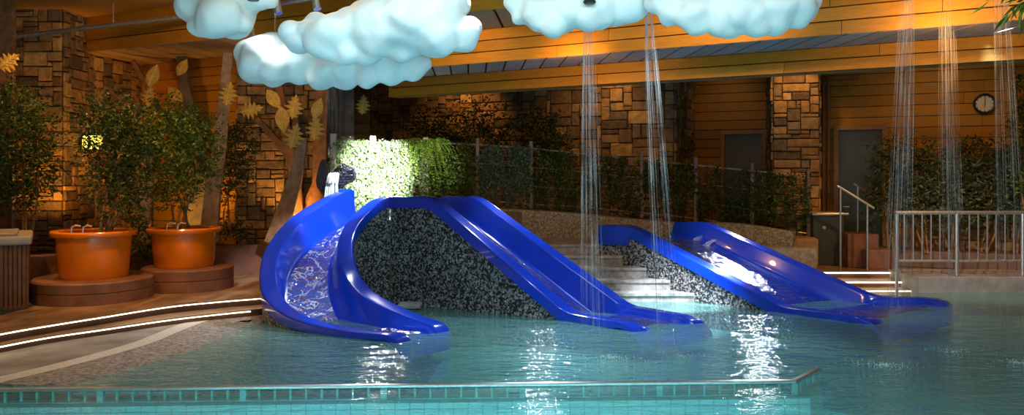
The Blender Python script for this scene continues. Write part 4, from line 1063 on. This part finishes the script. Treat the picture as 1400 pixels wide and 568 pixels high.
# yellow wall lamp glowing behind the shrub
c = P(128, 195, 12.6); root = empty('wall_lamp', c, 'yellow glowing wall lamp half hidden by the potted shrub', 'wall lamp')
mb = MB(); mb.box(c, (.34, .06, .24)); mb.build('lamp_frame', M['black'], root, bev=.01)
mb = MB(); mb.box(c-Vector((0,.03,0)), (.31, .04, .21)); mb.build('lamp_glass', M['yellow'], root, bev=.008)

# ------------------------------------------------------------------ steel railing on the right
def rail_fence():
    d = 12.05; z1 = P(0, 291, d).z; zb = P(0, 357, d).z
    root = empty('steel_railing', (PX(1308, d), d, .24), 'low steel railing with thin bars on the curb at right', 'railing')
    def post(px, zb_, r): 
        mb = MB(); mb.tube([(PX(px, d), d, zb_), (PX(px, d), d, z1)], r, 10); mb.build('rail_post', M['steel'], root, smooth=True)
    post(1226, -.05, .024)
    for px in (1308, 1398, 1488): post(px, .24, .024)
    mb = MB(); mb.tube([(PX(1224, d), d, z1), (PX(1560, d), d, z1)], .028, 10); mb.build('top_rail', M['steel'], root, smooth=True)
    mb = MB(); mb.tube([(PX(1226, d), d, zb), (PX(1560, d), d, zb)], .018, 10); mb.build('bottom_rail', M['steel'], root, smooth=True)
    for s_ in range(3):
        for k in range(1, 7):
            px = 1226+s_*87+k*12.2-(2 if s_ == 0 else 0); mb = MB(); mb.tube([(PX(px, d), d, zb), (PX(px, d), d, z1)], .010, 7); mb.build('baluster', M['steel'], root, smooth=True)
rail_fence()
for o in list(bpy.data.objects):
    if o.name.startswith('rail_post') or o.name == 'steel_railing': pass
# curb moved forward under the railing
# brown box steps, handrails, dark cabinet
root = empty('box_steps', (PX(1172, 13.6), 13.6, DK), 'brown wooden box steps in front of the grey door', 'steps')
mb = MB(); mb.box((PX(1170, 13.7), 13.7, .48), (.52, .6, .56)); mb.build('upper_step', M['plinth'], root, bev=.015)
mb = MB(); mb.box((PX(1196, 13.4), 13.4, .36), (.46, .5, .32)); mb.build('lower_step', M['plinth'], root, bev=.015)
for (x0, y0, x1, y1, d, lab, yb) in ((1144,254,1195,285,13.1,'nearer steel handrail sloping down over the box steps', 372), (1167,251,1214,281,13.9,'farther steel handrail sloping down over the box steps', 340)):
    root = empty('handrail', P((x0+x1)/2, yb, d), lab, 'handrail', 'handrails of the box steps')
    a, b_ = P(x0, y0, d), P(x1, y1, d); mb = MB(); mb.tube([a, b_], .02, 8); mb.build('grab_bar', M['steel'], root, smooth=True)
    for t in ((.1, .82) if d < 13.5 else (.12,)):
        q = a.lerp(b_, t); mb = MB(); mb.tube([(q.x, q.y, DK if d < 13.5 else .5), q], .018, 8); mb.build('handrail_post', M['dullsteel'], root, smooth=True)
root = empty('service_cabinet', (PX(1130, 13.8), 13.9, DK), 'dark cabinet with a pale counter top beside the stone pier', 'cabinet')
mb = MB(); mb.box((PX(1130, 13.8), 13.95, .63), (.52, .5, .86)); mb.build('cabinet_body', M['doorgrey'], root, bev=.01)
mb = MB(); mb.box((PX(1131, 13.8), 13.93, 1.08), (.62, .56, .035)); mb.build('counter_top', M['steel'], root, bev=.008)
mb = MB(); mb.tube([(PX(1129,13.6), 13.69, .85), (PX(1129,13.6), 13.665, .85)], .03, 10); mb.build('cabinet_knob', M['steel'], root)

# ------------------------------------------------------------------ lights
def spot(name, loc, tgt, power, col, ang=50, blend=.5, r=.06):
    l = bpy.data.lights.new(name, 'SPOT'); l.energy = power; l.color = col; l.spot_size = math.radians(ang); l.spot_blend = blend; l.shadow_soft_size = r
    o = bpy.data.objects.new(name, l); C.objects.link(o); o.location = loc
    o.rotation_euler = (Vector(tgt)-Vector(loc)).to_track_quat('-Z', 'Y').to_euler(); return o
def area(name, loc, tgt, power, col, sx, sy):
    l = bpy.data.lights.new(name, 'AREA'); l.energy = power; l.color = col; l.shape = 'RECTANGLE'; l.size = sx; l.size_y = sy
    o = bpy.data.objects.new(name, l); C.objects.link(o); o.location = loc
    o.rotation_euler = (Vector(tgt)-Vector(loc)).to_track_quat('-Z', 'Y').to_euler(); return o
WARM = (1, .62, .26); WH = (.88, .94, 1); CY = (.45, .88, 1)
WARM = (1, .50, .14)
spot('spot_waterfall', (.1, 9.3, 3.45), P(512, 236, 12.7), 16000, (1, 1, .98), 19, 1.0)
spot('spot_slide_head', (-1.2, 9.9, 3.4), P(458, 290, 11.3), 600, (.9,.95,1), 30, .5)
spot('spot_curved_top', (-2.4, 10.6, 3.5), (-2.6, 10.2, .8), 80, (.75,.85,1), 60, .6)
spot('spot_curved_low', (-2.4, 8.6, 3.6), (-2.0, 9.3, .2), 30, (.9,.8,1), 50, .6)
spot('spot_mid_top', (.3, 11.1, 3.15), (.3, 10.6, .6), 200, (.75,.88,1), 70, .7)
spot('spot_mid_low', (1.2, 9.9, 3.1), (1.5, 9.9, 0), 60, (.7,.8,1), 60, .7)
spot('spot_wide_rim', (4.9, 9.6, 3.1), P(990, 378, 10.9), 2600, (.93,.97,1), 9, .5)
spot('spot_wide_top', (3.6, 12.2, 2.9), (3.6, 11.6, .6), 130, (.75,.85,1), 90, .7)
spot('spot_wide_bed', (4.2, 9.3, 3.1), (4.6, 10.9, .2), 1000, (.78,.84,1), 60, .6)
spot('spot_wide_wall', (1.7, 8.9, 2.6), P(935, 375, 10.9), 330, (.9,.95,1), 34, .6)
spot('spot_pool_foot', (2.4, 9.4, 3.1), PZ(925, 416, 0), 1300, (.92,.97,1), 26, .6)
spot('spot_fern', (.2, 9.4, 3.5), P(600, 220, 13), 550, (1,1,.9), 14, .6)
for q_ in ((-2.6, 8.0), (-.4, 7.9), (1.8, 7.9), (4.2, 8.2)): spot('pool_fill_spot', (q_[0], q_[1]-.3, 3.95), (q_[0], q_[1]+.2, 0), 320, (.84,.98,1), 62, .9)  # unseen fill spots, added to brighten the water
spot('back_wide', (4.35, 14.0, 2.25), (2.9, 11.0, .5), 260, (.93,.97,1), 32, .6, .12)
spot('back_middle', (.5, 13.2, 2.7), (.2, 10.8, .7), 200, (.85,.92,1), 46, .6, .08)
spot('back_curved', (-2.1, 12.5, 2.7), (-2.4, 10.3, .4), 500, (.95,.97,1), 56, .6, .08)
spot('pool_fill_spot_right', (5.0, 8.2, 3.4), (5.0, 9.0, 0), 260, (.55,.82,1), 80, .9)  # added bluish fill without a fixture, lifts the dark water at right
spot('cloud_top_warm', (-2.2, 8.6, 4.15), (-1.5, 7.8, 3.2), 45, WARM, 100, .8)
spot('spot_curved_bed', (-1.0, 8.2, 3.4), P(425, 345, 10.5), 260, (.85,.92,1), 20, .7)
spot('spot_railing', (4.4, 8.6, 2.9), (6.9, 12.0, .8), 420, (.8,.85,1), 40, .7)  # added lamp so the dark steel of the railing looks brighter
for (px, py, d, pw, src) in ((300, 20, 7.6, 42, (-3.6, 4.6, .9)), (455, 90, 8.2, 40, (-2.6, 4.8, .9)), (560, 45, 7.5, 62, (.3, 4.4, .9)), (790, 15, 7.6, 50, (1.8, 4.6, .9)), (1010, 10, 7.3, 60, (3.6, 4.4, .9))):
    spot('flood_cloud', src, P(px, py, d), pw*2.6, (.30, .72, 1), 30, .7, .2)
    spot('flood_cloud_white', (-src[0]*.2+P(px, py, d).x-1.2, 4.2, 2.6), P(px, py, d), pw*.45, (1, .93, .86), 34, .7, .2)
spot('wash_upper_beam_a', P(600, 20, 9.8), P(630, 68, 11.0), 110, WARM, 120, .9)
spot('wash_upper_beam_b', (4.2, 6.5, 3.6), (4.3, 8.2, 3.4), 70, WARM, 130, .9)
spot('wash_upper_beam_c', (1.9, 8.1, 3.6), (2.2, 9.5, 3.4), 70, WARM, 130, .9)
spot('wash_front_beam', (-4.6, 10.0, 3.9), (-5.0, 11.9, 3.9), 30, WARM, 130, .9)
spot('wash_lower_beam', (.6, 9.6, 3.1), (1.1, 11, 3.1), 45, WARM, 140, .9)
spot('wash_lower_beam_r', (4.0, 7.6, 3.1), (4.7, 8.9, 3.1), 45, WARM, 140, .9)
spot('wash_soffit', (-3.0, 11.2, 2.9), (-4.2, 12.0, 3.7), 16, WARM, 150, .9)
spot('pier_right_down', (4.85, 13.6, 3.9), (5.05, 14.35, 2.9), 60, WARM, 80, .8)
spot('stone_mid_down', (1.6, 14.1, 3.95), (1.7, 15.1, 2.6), 55, WARM, 100, .8)
spot('stone_mid_down_b', (-1.0, 15.3, 3.95), (-.9, 16.3, 2.8), 60, WARM, 90, .8)
spot('wall_right_down', (6.8, 12.8, 3.9), (7.5, 14.3, 1.8), 38, WARM, 120, .9)
spot('wall_right_down_b', (9.2, 11.6, 3.9), (9.9, 13.1, 1.8), 42, WARM, 120, .9)
spot('recess_down', (4.0, 15.6, 4.0), (4.4, 16.6, 2.8), 15, WARM, 100, .9)
spot('uplight_bed_left', P(70, 318, 11.2), P(62, 200, 12.3), 110, (1,.42,.05), 75, .6)
spot('uplight_bed_tubs', (-5.2, 12.2, .75), (-5.6, 13.6, 2.2), 110, (1,.48,.07), 110, .7)
spot('uplight_pier', (-3.3, 12.35, .75), (-3.75, 12.95, 2.6), 120, (1,.5,.1), 85, .7)
spot('downlight_left', (P(46,6,10.35).x, 10.35, 4.15), (P(46,6,10.35).x, 10.4, 0), 160, WARM, 120, .8)
spot('downlight_tubs', (-4.0, 9.0, 4.1), (-4.7, 10.9, .4), 380, WARM, 60, .7)
spot('downlight_deck', (-5.4, 7.0, 4.1), (-5.2, 8.8, 0), 180, WARM, 80, .8)
spot('downlight_deck_right', (6.6, 11.0, 3.0), (6.3, 13.0, 0), 160, WARM, 100, .8)
area('pool_light_near', (0, 2.2, -.5), (0, 7, -.45), 180, (.35,.92,1), 7, .3)
area('pool_fill_ceiling', (.3, 6.0, 4.15), (.6, 7.6, 0), 110, (.72,.95,1), 5, 1.5)
area('hall_fill', (0, -3, 3.6), (0, 9, 1.0), 38, (1,.75,.5), 9, 2.5)  # unseen general fill from behind the camera, not a fixture

w = bpy.data.worlds.new('hall_dim'); S.world = w; w.use_nodes = True
w.node_tree.nodes['Background'].inputs[0].default_value = (.9,.62,.42,1); w.node_tree.nodes['Background'].inputs[1].default_value = .10

cam = bpy.data.cameras.new('camera'); co_ = bpy.data.objects.new('camera', cam); C.objects.link(co_)
co_.location = (0, 0, CH); co_.rotation_euler = (math.pi/2, 0, 0)
cam.sensor_width = 36; cam.lens = 36*F/1400; cam.shift_y = -(284-HZ)/1400; cam.clip_end = 100
S.camera = co_
vs = S.view_settings; S.display_settings.display_device = 'sRGB'; vs.view_transform = 'Standard'; vs.look = 'None'; vs.gamma = 1; vs.exposure = .12; vs.use_curve_mapping = False
S.cycles.sample_clamp_indirect = 4; S.cycles.max_bounces = 7; S.cycles.transparent_max_bounces = 24
S.cycles.use_denoising = True
